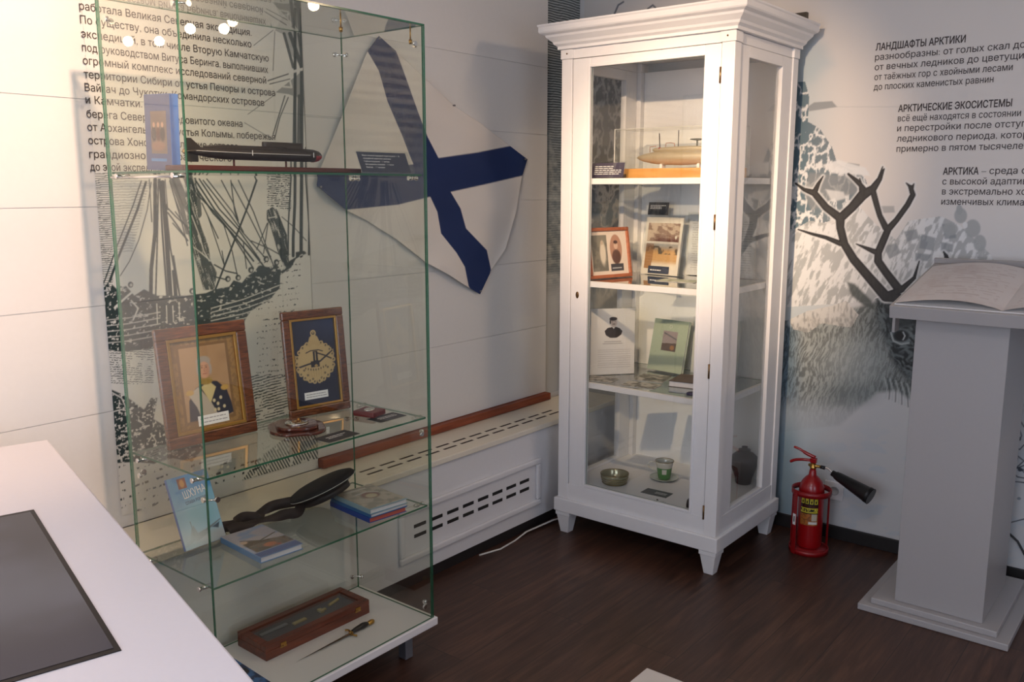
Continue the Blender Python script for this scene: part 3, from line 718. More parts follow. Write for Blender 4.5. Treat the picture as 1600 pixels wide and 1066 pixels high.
    for pts in ([(172, 612), (190, 622), (198, 640)], [(172, 645), (190, 640), (205, 644)], [(175, 700), (190, 695), (204, 690)], [(232, 690), (238, 680), (244, 690), (240, 700)]): S(pts, .9, 1, PW)
    w = (px > 182) & (px < 420) & (py > 715) & (py < 800)
    p.mix(w * sstep(.5, .9, lines(13, 0, .35)) * (fbm(px * .3, py * .1, 2, 41) > .60), INK)
    # slanted dash field at the bottom right
    w = p.inpoly([(375, 756), (400, 720), (436, 692), (470, 668), (505, 665), (520, 722), (480, 735), (440, 750), (405, 762)])
    p.mix(w * sstep(-.25, .3, np.sin((px * 1.0 - py * .55) * 2 * PI / 5.0)) * (fbm(px * .22, py * .05, 2, 51) > .30), INK)
    return P, np.clip(p.c, 0, 1)
mu = thing('wall_print', 'black and white sailing ship engraving with Russian text on the left wall', 'wall print', (1.75, YL, .51))
P_, C_ = engraving()
grid_obj('engraving', P_, C_, WALLP, mu)
LT = [('работала Великая Северная экспедиция.', 14.5, 393), ('По существу, она объединила несколько', 36, 393), ('экспедиций, в том числе Вторую Камчатскую', 58, 420), ('под руководством Витуса Беринга, выполнивших', 79.5, 419), ('огромный комплекс исследований северной', 100, 416),
      ('территории Сибири от устья Печоры и острова', 121.5, 430), ('Вайгач до Чукотки, Командорских островов', 142, 413), ('и Камчатки. В', 161.5, 236), ('берега Северного Ледовитого океана', 183.5, 379), ('от Архангельска до устья Колымы, побережья', 204, 430), ('острова Хонсю, Курильские острова', 225, 372), ('грандиозного географического', 246.5, 362), ('до этой экспедиции', 266.5, 262)]
def wall_text(name, body, x0, y0, x1, ax, pos, hgt, m, parent, bold=False):
    a = hit(x0, y0, ax, pos); z = a[2]
    # right end: same height on the wall
    u = (1, 0) if ax == 1 else (0, -1)
    k = 0.0
    if x1 is not None:
        lo, hi = 0.0, 4.0
        for _ in range(40):
            mid = (lo + hi) / 2; q = np.array([a[0] + u[0] * mid, a[1] + u[1] * mid, z]); sx, _y = proj(q)
            if sx < x1 and (q - CAM) @ FW > 0: lo = mid
            else: hi = mid
        k = lo
    M = plane_M(a, 0 if ax == 1 else -90, 0)
    return text_obj(name, body, M, hgt, k or None, m, parent, bold)
for s_, y, xe in LT: wall_text('text_line', s_, 124 + (y - 14) * .068, y, xe, 1, EY - .0012, .0225, DARKINK, mu)

# ------------------------------------------------------------------ lined print on the recessed wall behind the cabinet
def recess():
    Y = YREC - .002; nx, nz = 150, 800
    gx, gz = np.meshgrid(np.linspace(3.665, XR - .002, nx), np.linspace(.52, 2.735, nz)); P = np.stack([gx, np.full_like(gx, Y), gz], -1)
    px, py = proj(P); p = Paint(px, py, h(170, 178, 180)); N = fbm(gx * 9, gz * 6, 5, 61); F = fbm(gx * 22, gz * 40, 4, 62)
    s = np.sin((gz + .012 * N) * 2 * PI / .0125)
    p.mix(sstep(-.35, .4, s), h(58, 68, 72))
    low = sstep(2.0, 1.9, gz + .9 * (gx - 3.68) * 0 + .12 * (N - .5))
    edge = sstep(0, .02, (2.02 - gz) - 2.2 * (gx - 3.66))
    mm = np.clip(low * (.35 + .65 * edge), 0, 1) * .75
    g = np.clip((F - .3) * 2.0, 0, 1)[..., None]
    tex = np.array(h(120, 132, 138)) * (1 - g) + np.array(h(196, 200, 198)) * g
    p.c = p.c * (1 - mm[..., None]) + tex * mm[..., None]
    p.mix(sstep(1.25, .95, gz), h(200, 202, 202))
    return P, np.clip(p.c, 0, 1)
rc = thing('wall_print', 'narrow finely lined grey print in the corner left of the white cabinet', 'wall print', (3.82, YREC, .52))
P_, C_ = recess(); grid_obj('lined_print', P_, C_, WALLP, rc)

# ------------------------------------------------------------------ reindeer print on the right wall
DX = XR - .003
def reindeer():
    Y0, Y1, Z0, Z1 = 2.72, .18, .064, 2.735
    ny, nz = 820, 880
    t = np.linspace(0, 1, ny)
    gy, gz = np.meshgrid(Y0 + (Y1 - Y0) * t, np.linspace(Z0, Z1, nz)); P = np.stack([np.full_like(gy, DX), gy, gz], -1)
    px, py = proj(P)
    BASE = np.array(h(222, 217, 212)); p = Paint(px, py, BASE)
    N = fbm(px * .02, py * .02, 4, 71); N2 = fbm(px * .08, py * .1, 4, 72); F = fbm(px * .25, py * .25, 3, 73)
    TEAL = np.array(h(78, 106, 120)); LTEAL = np.array(h(168, 190, 200)); DK = np.array(h(34, 40, 42)); GR = np.array(h(132, 138, 142)); LG = np.array(h(176, 180, 180)); WH = np.array(h(226, 228, 228))
    # cold haze below and towards the left
    p.mix(sstep(420, 250, py) * 0 + sstep(260, 520, py) * .45, h(196, 206, 214))
    p.mix(sstep(1330, 1250, px) * sstep(40, 130, py) * .55, LTEAL)
    p.poly([(1180, 100), (1262, 40), (1290, 70), (1300, 100), (1272, 125), (1240, 140), (1180, 160)], LTEAL, 14, .5)
    # far ice shelves
    p.poly([(1262, 167), (1272, 160), (1300, 158), (1308, 167), (1290, 170), (1264, 174)], GR, 1.2, .8)
    p.poly([(1320, 258), (1325, 254), (1343, 257), (1343, 262), (1322, 261)], GR, 1, .8)
    p.mix(((px > 1300) & (px < 1420)) * (1 - sstep(0, 1.2, np.abs(py - 167))) * .25, GR)
    p.poly([(1375, 322), (1397, 322), (1398, 332), (1380, 333)], GR, 1.5, .6)
    # rocks at the left
    m = p.inpoly([(1180, 128), (1258, 128), (1264, 150), (1262, 190), (1280, 200), (1300, 230), (1308, 255), (1350, 275), (1360, 300), (1340, 330), (1300, 345), (1180, 370)]).astype(float)
    rid = np.abs(fbm(px * .09, py * .05 + px * .02, 5, 75) - .5) * 2
    tex = sstep(.03, .20, rid); a = m * .95
    colr = TEAL * (1 - sstep(1245, 1290, px)[..., None] * .4) + GR * sstep(1245, 1290, px)[..., None] * .4
    p.c = p.c * (1 - a[..., None]) + a[..., None] * (colr * tex[..., None] + WH * (1 - tex[..., None]))
    p.poly([(1285, 258), (1310, 250), (1352, 262), (1360, 275), (1320, 272), (1300, 270)], WH, 2, .9)
    p.poly([(1265, 270), (1330, 276), (1345, 300), (1300, 312), (1268, 330), (1255, 300)], GR, 2.5, .8)
    p.poly([(1290, 296), (1318, 300), (1322, 310), (1300, 316)], WH, 2, .7)
    # mountain slope with ridge strokes
    ms = p.inpoly([(1230, 365), (1265, 345), (1300, 350), (1345, 325), (1370, 352), (1400, 375), (1420, 345), (1470, 338), (1500, 352), (1545, 395), (1556, 412), (1600, 420), (1600, 445), (1380, 470), (1230, 480)]).astype(float)
    rr = fbm(px * .20 + py * .08, py * .07, 5, 76); tx = sstep(.42, .58, rr)
    sc_ = LG * .92 * (1 - tx[..., None]) + WH * tx[..., None]
    p.c = p.c * (1 - ms[..., None] * .85) + sc_ * ms[..., None] * .85
    for pl in ([(1412, 362), (1432, 358), (1436, 372), (1418, 378)], [(1440, 366), (1462, 372), (1458, 392), (1436, 388)], [(1472, 350), (1492, 352), (1494, 372), (1476, 374)], [(1470, 378), (1490, 382), (1488, 394), (1470, 392)], [(1430, 395), (1455, 398), (1450, 408), (1430, 408)], [(1380, 385), (1400, 380), (1408, 395), (1390, 405)]):
        p.poly(pl, GR, 1.5, .75)
    # stacked stones on the skyline
    for cx_, cy_, rx, ry in ((1501, 337, 10, 12), (1499, 328, 5, 8), (1520, 357, 12, 14), (1531, 380, 10, 13), (1485, 358, 12, 10), (1508, 352, 4, 5)):
        p.ell(cx_, cy_, rx, ry, LG * .88 if cx_ != 1508 else WH, .12, .9)
    # body fur: strokes follow the coat
    fur = p.inpoly([(1180, 505), (1240, 500), (1262, 488), (1300, 500), (1330, 478), (1346, 470), (1366, 468), (1392, 462), (1440, 470), (1480, 500), (1480, 640), (1425, 632), (1400, 615), (1372, 618), (1345, 640), (1315, 668), (1290, 672), (1250, 672), (1180, 680)]).astype(float)
    df = p.dist([(1235, 505), (1262, 488), (1300, 500), (1330, 478), (1366, 468), (1440, 470), (1480, 500), (1480, 640), (1425, 632), (1400, 615), (1372, 618), (1345, 640), (1315, 668), (1250, 675)], [0] * 14)
    fur *= sstep(0, 9, df)
    curl = 9 * (fbm(px * .03, py * .03, 2, 80) - .5)
    g1 = fbm(px * .62 + py * .14 + curl, py * .13, 3, 81)
    sh = sstep(1290, 1400, px) * .55 + sstep(560, 500, py) * .2
    base = np.array(h(158, 164, 160)) * (1 - sh[..., None]) + np.array(h(82, 90, 92)) * sh[..., None]
    base = base * (1 - sstep(1262, 1232, px)[..., None] * .7) + np.array(h(70, 104, 126)) * sstep(1262, 1232, px)[..., None] * .7
    k = sstep(.36, .64, g1)[..., None]
    fc = base * .58 * (1 - k) + np.minimum(base * 1.32, .86) * k
    fade = 1 - sstep(600, 668, py + .12 * (1400 - px) * (px < 1400) * 0)
    a = (fur * np.clip(fade + .25, 0, 1))[..., None]
    p.c = p.c * (1 - a) + fc * a
    p.mix(fur * sstep(600, 660, py) * .55, h(190, 196, 200))
    p.ell(1335, 570, 46, 40, h(186, 194, 192), .7, .5)
    p.ell(1325, 615, 40, 18, h(110, 122, 124), .8, .5)
    # white mane patch under the ear
    mn = p.inpoly([(1232, 500), (1262, 486), (1300, 478), (1322, 470), (1342, 492), (1330, 512), (1300, 508), (1285, 505), (1262, 520), (1240, 515)]).astype(float)
    p.c = p.c * (1 - mn[..., None] * .8) + (np.array(h(214, 212, 206)) * (.55 + .45 * sstep(.3, .6, fbm(px * .3, py * .12, 3, 83)))[..., None]) * mn[..., None] * .8
    # head
    hd = p.inpoly([(1360, 470), (1384, 460), (1420, 455), (1450, 470), (1470, 520), (1470, 640), (1428, 625), (1416, 600), (1400, 585), (1385, 560), (1378, 530), (1364, 505)]).astype(float)
    d2 = p.dist([(1360, 470), (1364, 505), (1378, 530), (1385, 560), (1400, 585), (1416, 600), (1428, 625)], [0] * 7); hd *= sstep(0, 14, d2)
    kk = sstep(.35, .66, fbm(px * .22 - py * .20 + curl, px * .10 + py * .12, 4, 84))[..., None]
    hc_ = np.array(h(36, 42, 44)) * (1 - kk) + np.array(h(104, 114, 116)) * kk
    p.c = p.c * (1 - hd[..., None]) + hc_ * hd[..., None]
    p.poly([(1330, 462), (1323, 440), (1336, 444), (1362, 470), (1366, 484), (1350, 478)], h(70, 78, 76), 3, .9)
    p.poly([(1384, 470), (1400, 466), (1438, 488), (1438, 505), (1412, 512), (1392, 520), (1386, 500)], DK, 5, .8)
    p.ell(1409, 526, 16, 12, h(128, 138, 140), .25, .9); p.ell(1408, 525, 13, 9.5, DK, .2); p.ell(1406, 525, 7, 6.5, (.004, .004, .004), .15)
    p.stroke([(1411, 519), (1414, 525), (1411, 531)], .9, h(190, 198, 200)); p.stroke([(1392, 520), (1396, 533), (1408, 538), (1420, 536)], 1.2, h(170, 178, 178)); p.stroke([(1422, 528), (1434, 540)], 1.6, DK)
    for kx in range(10): p.stroke([(1382 + kx * 4.4, 590 + kx * 1.2), (1386 + kx * 4.6, 606 + kx * 2), (1384 + kx * 5, 622 + kx * 2)], .8, h(60, 68, 70) if kx % 2 else h(190, 198, 198), .8, .8)
    # antlers
    A = lambda pts: Zm(pts, 1200, 240, 3.8075)
    halo = WH
    ant = [([(780, 860), (700, 850), (600, 735), (510, 630), (455, 540), (430, 440), (430, 385)], [7, 8.5, 7.5, 7, 6.5, 6.5, 7.5]),
           ([(430, 385), (345, 320), (275, 235), (215, 215), (165, 178)], [7, 6, 5.5, 3.2, 1.6]), ([(275, 235), (300, 180), (328, 135)], [5, 3, 1]),
           ([(430, 385), (500, 320), (560, 250), (625, 208), (665, 150), (690, 92)], [7, 7, 8, 6, 4, 1.4]), ([(565, 240), (552, 190), (546, 148)], [6, 3.5, 1]), ([(575, 215), (530, 165), (478, 122)], [4, 4, 2]), ([(660, 150), (682, 78)], [3, 1]),
           ([(430, 535), (345, 500), (260, 478), (180, 452)], [4.5, 3.2, 2.4, 1.2]),
           ([(800, 810), (765, 790), (700, 705), (655, 640), (655, 590), (685, 520), (715, 450), (765, 395), (830, 305), (862, 245), (848, 200)], [4, 7, 6.5, 6.5, 6, 6, 5.5, 4.5, 4.5, 4.5, 3.8]),
           ([(848, 200), (822, 175)], [3.2, 1]), ([(855, 210), (868, 180)], [3.5, 1]), ([(700, 440), (665, 370), (645, 300), (625, 225)], [5.5, 4.5, 4.8, 5]),
           ([(650, 590), (600, 570), (525, 538)], [5, 3.5, 1]), ([(700, 852), (790, 812), (870, 740), (900, 640)], [7, 5, 3, 1]), ([(1045, 585), (1060, 610), (1070, 650)], [1.5, 3.4, 4.4])]
    for pts, rs in ant: p.stroke(A(pts), [r + 2.2 for r in rs], halo, 2.2, .75)
    grain = .5 + .5 * fbm(px * .5, py * .12, 3, 90)
    dmin = np.minimum.reduce([p.dist(A(pts), rs) for pts, rs in ant])
    m = 1 - sstep(-.7, .7, dmin); inner = 1 - sstep(-4.0, -.8, dmin)
    c = np.array(h(24, 24, 27))[None, None] * (1 - inner[..., None] * .6) + np.array(h(74, 72, 70)) * (inner * grain * .6)[..., None]
    p.c = p.c * (1 - m[..., None]) + c * m[..., None]
    # ice floor texture bottom
    p.mix(sstep(640, 720, py) * sstep(.5, .62, fbm(px * .03, py * .06, 4, 92)) * .35, h(186, 202, 214))
    p.mix(((px > 1330) & (px < 1425) & (py > 690) & (py < 860)) * .0, BASE)
    p.mix(sstep(1262, 1228, px) * sstep(620, 700, py) * .75, h(112, 142, 156)); 
    # line doodles behind the lectern, right
    DL = h(66, 74, 84); R = lambda pts: Zm(pts, 1540, 560, 2.805)
    for pts in ([(110, 230), (150, 270), (168, 300)], [(128, 300), (150, 315), (158, 340), (150, 355)], [(120, 390), (150, 400), (168, 380)], [(118, 410), (140, 440), (118, 470)], [(115, 490), (168, 470)], [(150, 480), (168, 500)], [(125, 540), (168, 545)], [(115, 500), (140, 520), (168, 525)], [(90, 725), (168, 705)], [(130, 420), (168, 450), (135, 480), (168, 490)]):
        p.stroke(R(pts), .9, DL)
    p.ell(*R([(143, 295)])[0], 2.4, 2.8, DL); p.ell(*R([(150, 353)])[0], 2.4, 2.8, DL); p.ell(*R([(146, 615)])[0], 3, 2.4, h(140, 148, 155)); p.ell(*R([(152, 488)])[0], 4, 3, DL)
    # small marks near the top left of the cabinet
    for pts in ([(960, 22), (966, 8), (974, 3)], [(1012, 14), (1020, 8), (1024, 12)]): p.stroke(pts, 1.4, h(120, 122, 128))
    # dark rocky strip in the corner, seen through the cabinet's left glass
    st = sstep(990, 978, px) * sstep(100, 120, py) * sstep(1250, 1150, px) * (gy > 2.30)
    n1 = fbm(gy * 26, gz * 14, 5, 95); r1 = sstep(.03, .22, np.abs(n1 - .5) * 2)
    dk = np.array(h(70, 68, 66)) * (1 - sstep(290, 330, py)[..., None]) + np.array(h(118, 128, 132)) * sstep(290, 330, py)[..., None]
    lt = np.array(h(176, 172, 166)); cc = lt * (1 - r1[..., None]) + dk * r1[..., None]
    lo = sstep(440, 470, py)[..., None]; cc = cc * (1 - lo) + (np.array(h(150, 142, 128)) * .8 + .2 * cc) * lo
    l2 = sstep(540, 640, py)[..., None]; cc = cc * (1 - l2) + np.array(h(172, 178, 182)) * l2
    p.c = p.c * (1 - st[..., None]) + cc * st[..., None]
    return P, np.clip(p.c, 0, 1)
rd = thing('wall_print', 'large reindeer and icy mountain print with Russian text on the right wall', 'wall print', (XR, 1.0, .07))
P_, C_ = reindeer(); grid_obj('reindeer_picture', P_, C_, WALLP, rd)
RTX = [('ЛАНДШАФТЫ АРКТИКИ', 1368, 79, 1508.6, True), ('разнообразны: от голых скал до болот', 1367, 94.5, None, False), ('от вечных ледников до цветущих лугов,', 1366.5, 110, None, False), ('от таёжных гор с хвойными лесами', 1366, 125.5, 1582, False), ('до плоских каменистых равнин', 1365, 141, 1552, False),
       ('АРКТИЧЕСКИЕ ЭКОСИСТЕМЫ', 1403, 175, 1581, True), ('всё ещё находятся в состоянии', 1402.5, 190, 1595, False), ('и перестройки после отступления', 1401.5, 205.5, None, False), ('ледникового периода, который за', 1401, 221.5, None, False), ('примерно в пятом тысячелетии до', 1400.5, 237.5, None, False),
       ('АРКТИКА', 1473, 273, 1529, True), ('– среда обитания', 1533, 272, None, False), ('с высокой адаптивностью', 1472, 288.5, None, False), ('в экстремально холодных', 1471.5, 304, None, False), ('изменчивых климатических', 1470.5, 319.8, None, False)]
for s_, x, y, xe, bd in RTX:
    if xe is None:
        # same letter spacing as the measured lines
        a = hit(x, y, 0, DX - .0012); o = text_obj('text_line', s_, plane_M(a, -90), .0255, len(s_) * .01855, DARKINK, rd)
    else: wall_text('heading' if bd else 'text_line', s_, x, y, xe, 0, DX - .0012, .027 if bd else .0255, DARKINK, rd, bd)

# ------------------------------------------------------------------ naval flag pinned on the left wall
def flag():
    T, R_, B, L = (592, 56), (824, 249), (750, 460), (495, 290)
    e_tr = [T, (618, 79), (672, 130), (710, 166), (747, 190), (793, 225), R_]
    e_lb = [L, (540, 328), (575, 346), (622, 376), (665, 410), (702, 430), (728, 447), B]
    e_tl = [T, (574, 80), (556, 125), (535, 180), (512, 235), (497, 272), L]
    e_rb = [R_, (816, 275), (806, 335), (790, 390), (768, 422), B]
    def curve(pts, n):
        pts = np.array(pts, float); d = np.r_[0, np.cumsum(np.hypot(*np.diff(pts, axis=0).T))]; t = np.linspace(0, d[-1], n)
        return np.stack([np.interp(t, d, pts[:, 0]), np.interp(t, d, pts[:, 1])], -1)
    n = 250; c0 = curve(e_tr, n); c1 = curve(e_lb, n); d0 = curve(e_tl, n); d1 = curve(e_rb, n)
    s = np.linspace(0, 1, n)[None, :, None]; t = np.linspace(0, 1, n)[:, None, None]
    q = (1 - t) * c0[None] + t * c1[None] + (1 - s) * d0[:, None] + s * d1[:, None] - ((1 - s) * (1 - t) * np.array(T) + s * (1 - t) * np.array(R_) + (1 - s) * t * np.array(L) + s * t * np.array(B))
    # real folds: depth off the wall
    sx, sy = q[..., 0], q[..., 1]
    rel = .020 + .006 * np.sin((sx * .8 - sy * .5) * .055 + 1) + .004 * np.sin((sx + sy * .8) * .05) + .003 * np.sin((sx * .3 - sy) * .11)
    edge = np.minimum(np.minimum(s[..., 0], 1 - s[..., 0]), np.minimum(t[..., 0], 1 - t[..., 0])); rel = rel + .012 * np.exp(-edge * 40) * (np.sin(sx * .12 + sy * .05) * .4 + .2)
    d = FW + RT * ((sx - 800) / FPX)[..., None] - UP * ((sy - 533) / FPX)[..., None]
    P = CAM + d * ((YL - .0 - rel) / d[..., 1])[..., None]
    p = Paint(sx, sy, h(226, 220, 214)); BL = h(16, 42, 92)
    p.poly([(592, 50), (568, 78), (574, 80), (592, 111), (605, 158), (629, 214), (640, 243), (655, 279), (670, 303), (683, 331), (689, 365), (713, 395), (726, 417), (732, 447), (745, 470), (760, 460), (767, 421), (760.5, 391), (728, 357), (719.5, 326), (704, 300), (685, 247), (668, 214), (653, 175), (635, 124), (618, 78)], BL, .5)
    p.poly([(485, 278), (497, 272), (540, 272), (600, 264), (650, 256), (685, 247), (747, 238), (797, 228), (830, 249), (816.6, 274.6), (760.5, 287.6), (704, 300), (670, 308), (622, 320), (540, 328), (500, 305), (485, 300)], BL, .5)
    return P, p.c
fo = thing('naval_flag', 'white flag with blue diagonal cross pinned tilted on the left wall', 'flag', (2.75, YL, 1.6))
P_, C_ = flag(); f_ = grid_obj('flag_cloth', P_, C_, CLOTHP, fo, True)
sd = f_.modifiers.new('thickness', 'SOLIDIFY'); sd.thickness = .0008
for x, y in ((592, 60), (709, 165), (820, 249), (750, 455), (500, 292)):
    a = hit(x, y, 1, YL - .02); MB().tube([(a[0], YL - .028, a[2]), (a[0], YL - .022, a[2]), (a[0], YL - .001, a[2])], [.004, .004, .001], 10).build('push_pin', STEEL, fo)
# ------------------------------------------------------------------ reusable builders for the exhibits
def book_flat(label, M, wd, hg, th, cov, fn=None, spine='L', group=None, pages=PAGES, loc=None, name='book'):
    "lying book in local frame M: x width, y height, z thickness"
    o = thing(name, label, 'book', tuple(M.translation), group)
    m = MB(M); c = .0016
    m.box(0, wd, 0, hg, 0, c); m.box(0, wd, 0, hg, th - c, th)
    if spine == 'L': m.box(0, c, 0, hg, c, th - c)
    else: m.box(wd - c, wd, 0, hg, c, th - c)
    m.build('cover', cov, o, .0004, 1)
    a, b_ = (c + .0002, wd - .004) if spine == 'L' else (.004, wd - c - .0002)
    MB(M).box(a, b_, .003, hg - .003, c + .0002, th - c - .0002).build('pages', pages, o)
    if fn: picture('cover_print', M @ Matrix.Translation((.0008, .0008, th)), wd - .0016, hg - .0016, 70, fn, GLOSSP, o)
    return o
def framed(name, label, cat, M, W, H, rail, thick, fm, fn, gold=None, nx=90, caption=None, group=None):
    "framed picture in the leaning plane M (x right, y up, z to the viewer)"
    o = thing(name, label, cat, tuple(M.translation), group)
    m = MB(M); q = rail
    def bar(x0, x1, y0, y1, z1): m.box(x0, x1, y0, y1, 0, z1)
    bar(0, W, 0, q, thick); bar(0, W, H - q, H, thick); bar(0, q, q, H - q, thick); bar(W - q, W, q, H - q, thick)
    m.build('frame', fm, o, min(.004, rail * .25), 3)
    if gold:
        m = MB(M); g = rail * .28; a, z1 = q, thick - .002
        m.box(a, W - a, a, a + g, .004, z1); m.box(a, W - a, H - a - g, H - a, .004, z1); m.box(a, a + g, a + g, H - a - g, .004, z1); m.box(W - a - g, W - a, a + g, H - a - g, .004, z1)
        m.build('gilt_inner_edge', gold, o, .001, 2)
    MB(M).box(q - .001, W - q + .001, q - .001, H - q + .001, .0005, .004).build('backing', PAPER, o)
    picture('picture', M @ Matrix.Translation((q, q, .0044)), W - 2 * q, H - 2 * q, nx, fn, PRINT, o)
    if caption:
        x0, x1, y0, y1 = caption
        MB(M).box(x0, x1, y0, y1, .0053, .0062).build('caption_card', PAPER, o)
        lines_mb(M @ Matrix.Translation((0, 0, .0063)), x0 + .006, x1 - .006, y0 + .004, y1 - .004, 2, 4, .0022, .0002).build('caption_text', GREYINK, o)
    return o
def raised(M, dz): return Matrix.Translation((0, 0, dz)) @ M
def foot_plate(M, x0, x1, depth, parent):
    "thin horizontal plate behind the foot of a leaning sheet"
    F = flat_M(M.translation, math.degrees(math.atan2(M[1][0], M[0][0])))
    MB(F).box(x0, x1, .0045, depth, -.0008, .0012).build('acrylic_foot', ACRYL, parent)
def label_card(label, M, W, H, cm, rows, seed, group=None, cat='label', name='caption_card', area_=(.08, .92, .2, .85), holder=False, ink=None):
    o = thing(name, label, cat, tuple(M.translation), group)
    MB(M).box(0, W, 0, H, 0, .0012).build('card', cm, o, .0002, 1)
    a = area_
    lines_mb(M @ Matrix.Translation((0, 0, .0013)), W * a[0], W * a[1], H * a[2], H * a[3], rows, seed, None, .0002).build('caption_text', ink or WHITEINK, o)
    if holder:
        pane(-.004, W + .008, -.0005, H + .006, .0022, .0042, M).build('acrylic_front', [ACRYL, ACRYL], o)
        MB(M).box(-.004, W + .008, -.0005, H + .006, -.003, -.001).build('acrylic_back', ACRYL, o)
        foot_plate(M, -.004, W + .008, .030, o)
    return o
SKIN = h(196, 150, 122)

# ================= top shelf of the glass case =================
T1 = 1.6455
def cover_group(p):
    p.mix(np.ones(p.X.shape), h(70, 84, 128)); p.mix(sstep(.0, 1, p.Y) * .3, h(96, 110, 150)); W_ = p.X.max()
    p.poly([(W_ * .22, .22), (W_ * .85, .22), (W_ * .85, .78), (W_ * .22, .78)], h(126, 104, 92))
    for cx_, c in ((.35, h(60, 54, 60)), (.52, h(96, 60, 48)), (.68, h(70, 60, 54))): p.ell(W_ * cx_, .48, .06, .10, c, .3); p.ell(W_ * cx_, .60, .03, .035, SKIN, .2)
    p.ell(W_ * .5, .32, .16, .06, h(150, 110, 90), .4); p.poly([(W_ * .2, .12), (W_ * .8, .12), (W_ * .8, .15), (W_ * .2, .15)], h(70, 130, 190))
M = plane_M((1.262, 2.262, T1), -90, 0) @ Matrix.Rotation(math.radians(-2.2), 4, 'Z') @ Matrix.Translation((0, .0048, -.024))
BLUE = mat('blue_cover', h(52, 110, 190), .35)
o = book_flat('blue hardback book standing upright on the top glass shelf', M, .124, .193, .024, BLUE, cover_group, 'R', 'books in the glass case')

# submarine on its board
SUBB = mat('submarine_black', h(36, 30, 28), .45)
sm = thing('submarine_model', 'black model submarine with red bow on a long red brown board', 'model submarine', (1.53, 2.10, T1))
MB().box(1.245, 1.835, 2.058, 2.145, T1, T1 + .014).build('base_board', mat('red_brown_lacquer', h(78, 28, 20), .4), sm, .003)
SX0, SX1, SZ, R_ = 1.276, 1.716, 1.6945, .0185
prof = [(0, .0008), (.03, .004), (.08, .009), (.16, .0145), (.26, .018), (.5, R_), (.86, R_), (.93, .0172), (.97, .0135), (.99, .008), (1.0, .001)]
def hull(prof, sz=1.0, up=0, name='hull', a0=0, a1=1, mt=SUBB):
    m = MB(); n = 28; vs = []
    for t, r in prof:
        for k in range(n):
            q = 2 * PI * k / n; vs.append((SX0 + (SX1 - SX0) * t, 2.10 + r * math.cos(q) * 1.12, SZ + r * math.sin(q) * sz + up))
    fs = [(i * n + k, i * n + (k + 1) % n, (i + 1) * n + (k + 1) % n, (i + 1) * n + k) for i in range(len(prof) - 1) for k in range(n)]
    fs += [tuple(reversed(range(n))), tuple((len(prof) - 1) * n + k for k in range(n))]
    m.add(vs, fs, 0, True); return m.build(name, mt, sm)
hull(prof)
hull([(.12, .001), (.16, .007), (.24, .0115), (.5, .0135), (.70, .0145), (.72, .002)], .55, .0135, 'missile_deck')
m = MB(); pts = [(-.062, -.012), (.055, -.012), (.064, -.009), (.066, 0), (.064, .009), (.055, .012), (-.062, .012), (-.070, .006), (-.070, -.006)]
m.prism([(1.583 + x, 2.10 + y * .62) for x, y in pts], SZ + .010, SZ + .0335); m.build('conning_tower', SUBB, sm, .003)
m = MB(); m.add([(1.284, 2.099, SZ + .002), (1.330, 2.099, SZ + .006), (1.296, 2.099, SZ + .034), (1.279, 2.099, SZ + .034), (1.284, 2.101, SZ + .002), (1.330, 2.101, SZ + .006), (1.296, 2.101, SZ + .034), (1.279, 2.101, SZ + .034)], [(0, 1, 2, 3), (7, 6, 5, 4), (0, 4, 5, 1), (1, 5, 6, 2), (2, 6, 7, 3), (3, 7, 4, 0)]); m.build('upper_rudder', SUBB, sm)
MB().box(1.282, 1.314, 2.0985, 2.1015, SZ - .026, SZ - .002).build('lower_rudder', SUBB, sm, .001)
MB().box(1.286, 1.306, 2.068, 2.132, SZ - .001, SZ + .001).build('stern_plane', SUBB, sm, .0005)
MB().lathe([(0, 0), (.006, .001), (.008, .004), (.003, .008), (0, .009)], (0, 0, 0), 16).build('propeller_hub', BRASS, sm)
o = bpy.data.objects['propeller_hub']; o.rotation_euler = (0, -PI / 2, 0); o.data.transform(Matrix.Translation(WORLD_LOC[sm.name])); o.location = Vector((1.279, 2.10, SZ)) - WORLD_LOC[sm.name]
WL = MB(); WL.tube([(1.30, 2.0835, SZ + .002), (1.35, 2.0795, SZ + .001), (1.45, 2.0788, SZ), (1.65, 2.0788, SZ), (1.70, 2.0845, SZ), (1.714, 2.095, SZ)], .0006, 6); WL.build('waterline', WHITEINK, sm)
for x in (1.465, 1.672): MB().box(x, x + .0012, 2.0782, 2.080, SZ - .006, SZ + .008).build('draught_mark', WHITEINK, sm)
m = MB(); n = 24; vs = []
for t, r in [(.925, .0174), (.95, .0158), (.97, .0137), (.99, .0084), (1.0006, .001)]:
    for k in range(n + 1):
        q = PI + PI * k / n; vs.append((SX0 + (SX1 - SX0) * t, 2.10 + (r + .0009) * math.cos(q) * 1.12, SZ + (r + .0009) * math.sin(q) - .001))
m.add(vs, [(i * (n + 1) + k, i * (n + 1) + k + 1, (i + 1) * (n + 1) + k + 1, (i + 1) * (n + 1) + k) for i in range(4) for k in range(n)], 0, True); m.build('red_bow', mat('red_paint', h(150, 36, 44), .4), sm)
for x in (1.42, 1.59): MB().tube([(x, 2.10, T1 + .013), (x, 2.10, SZ - .017)], .003, 10).build('support_post', mat('red_brown_lacquer', (0, 0, 0)), sm)

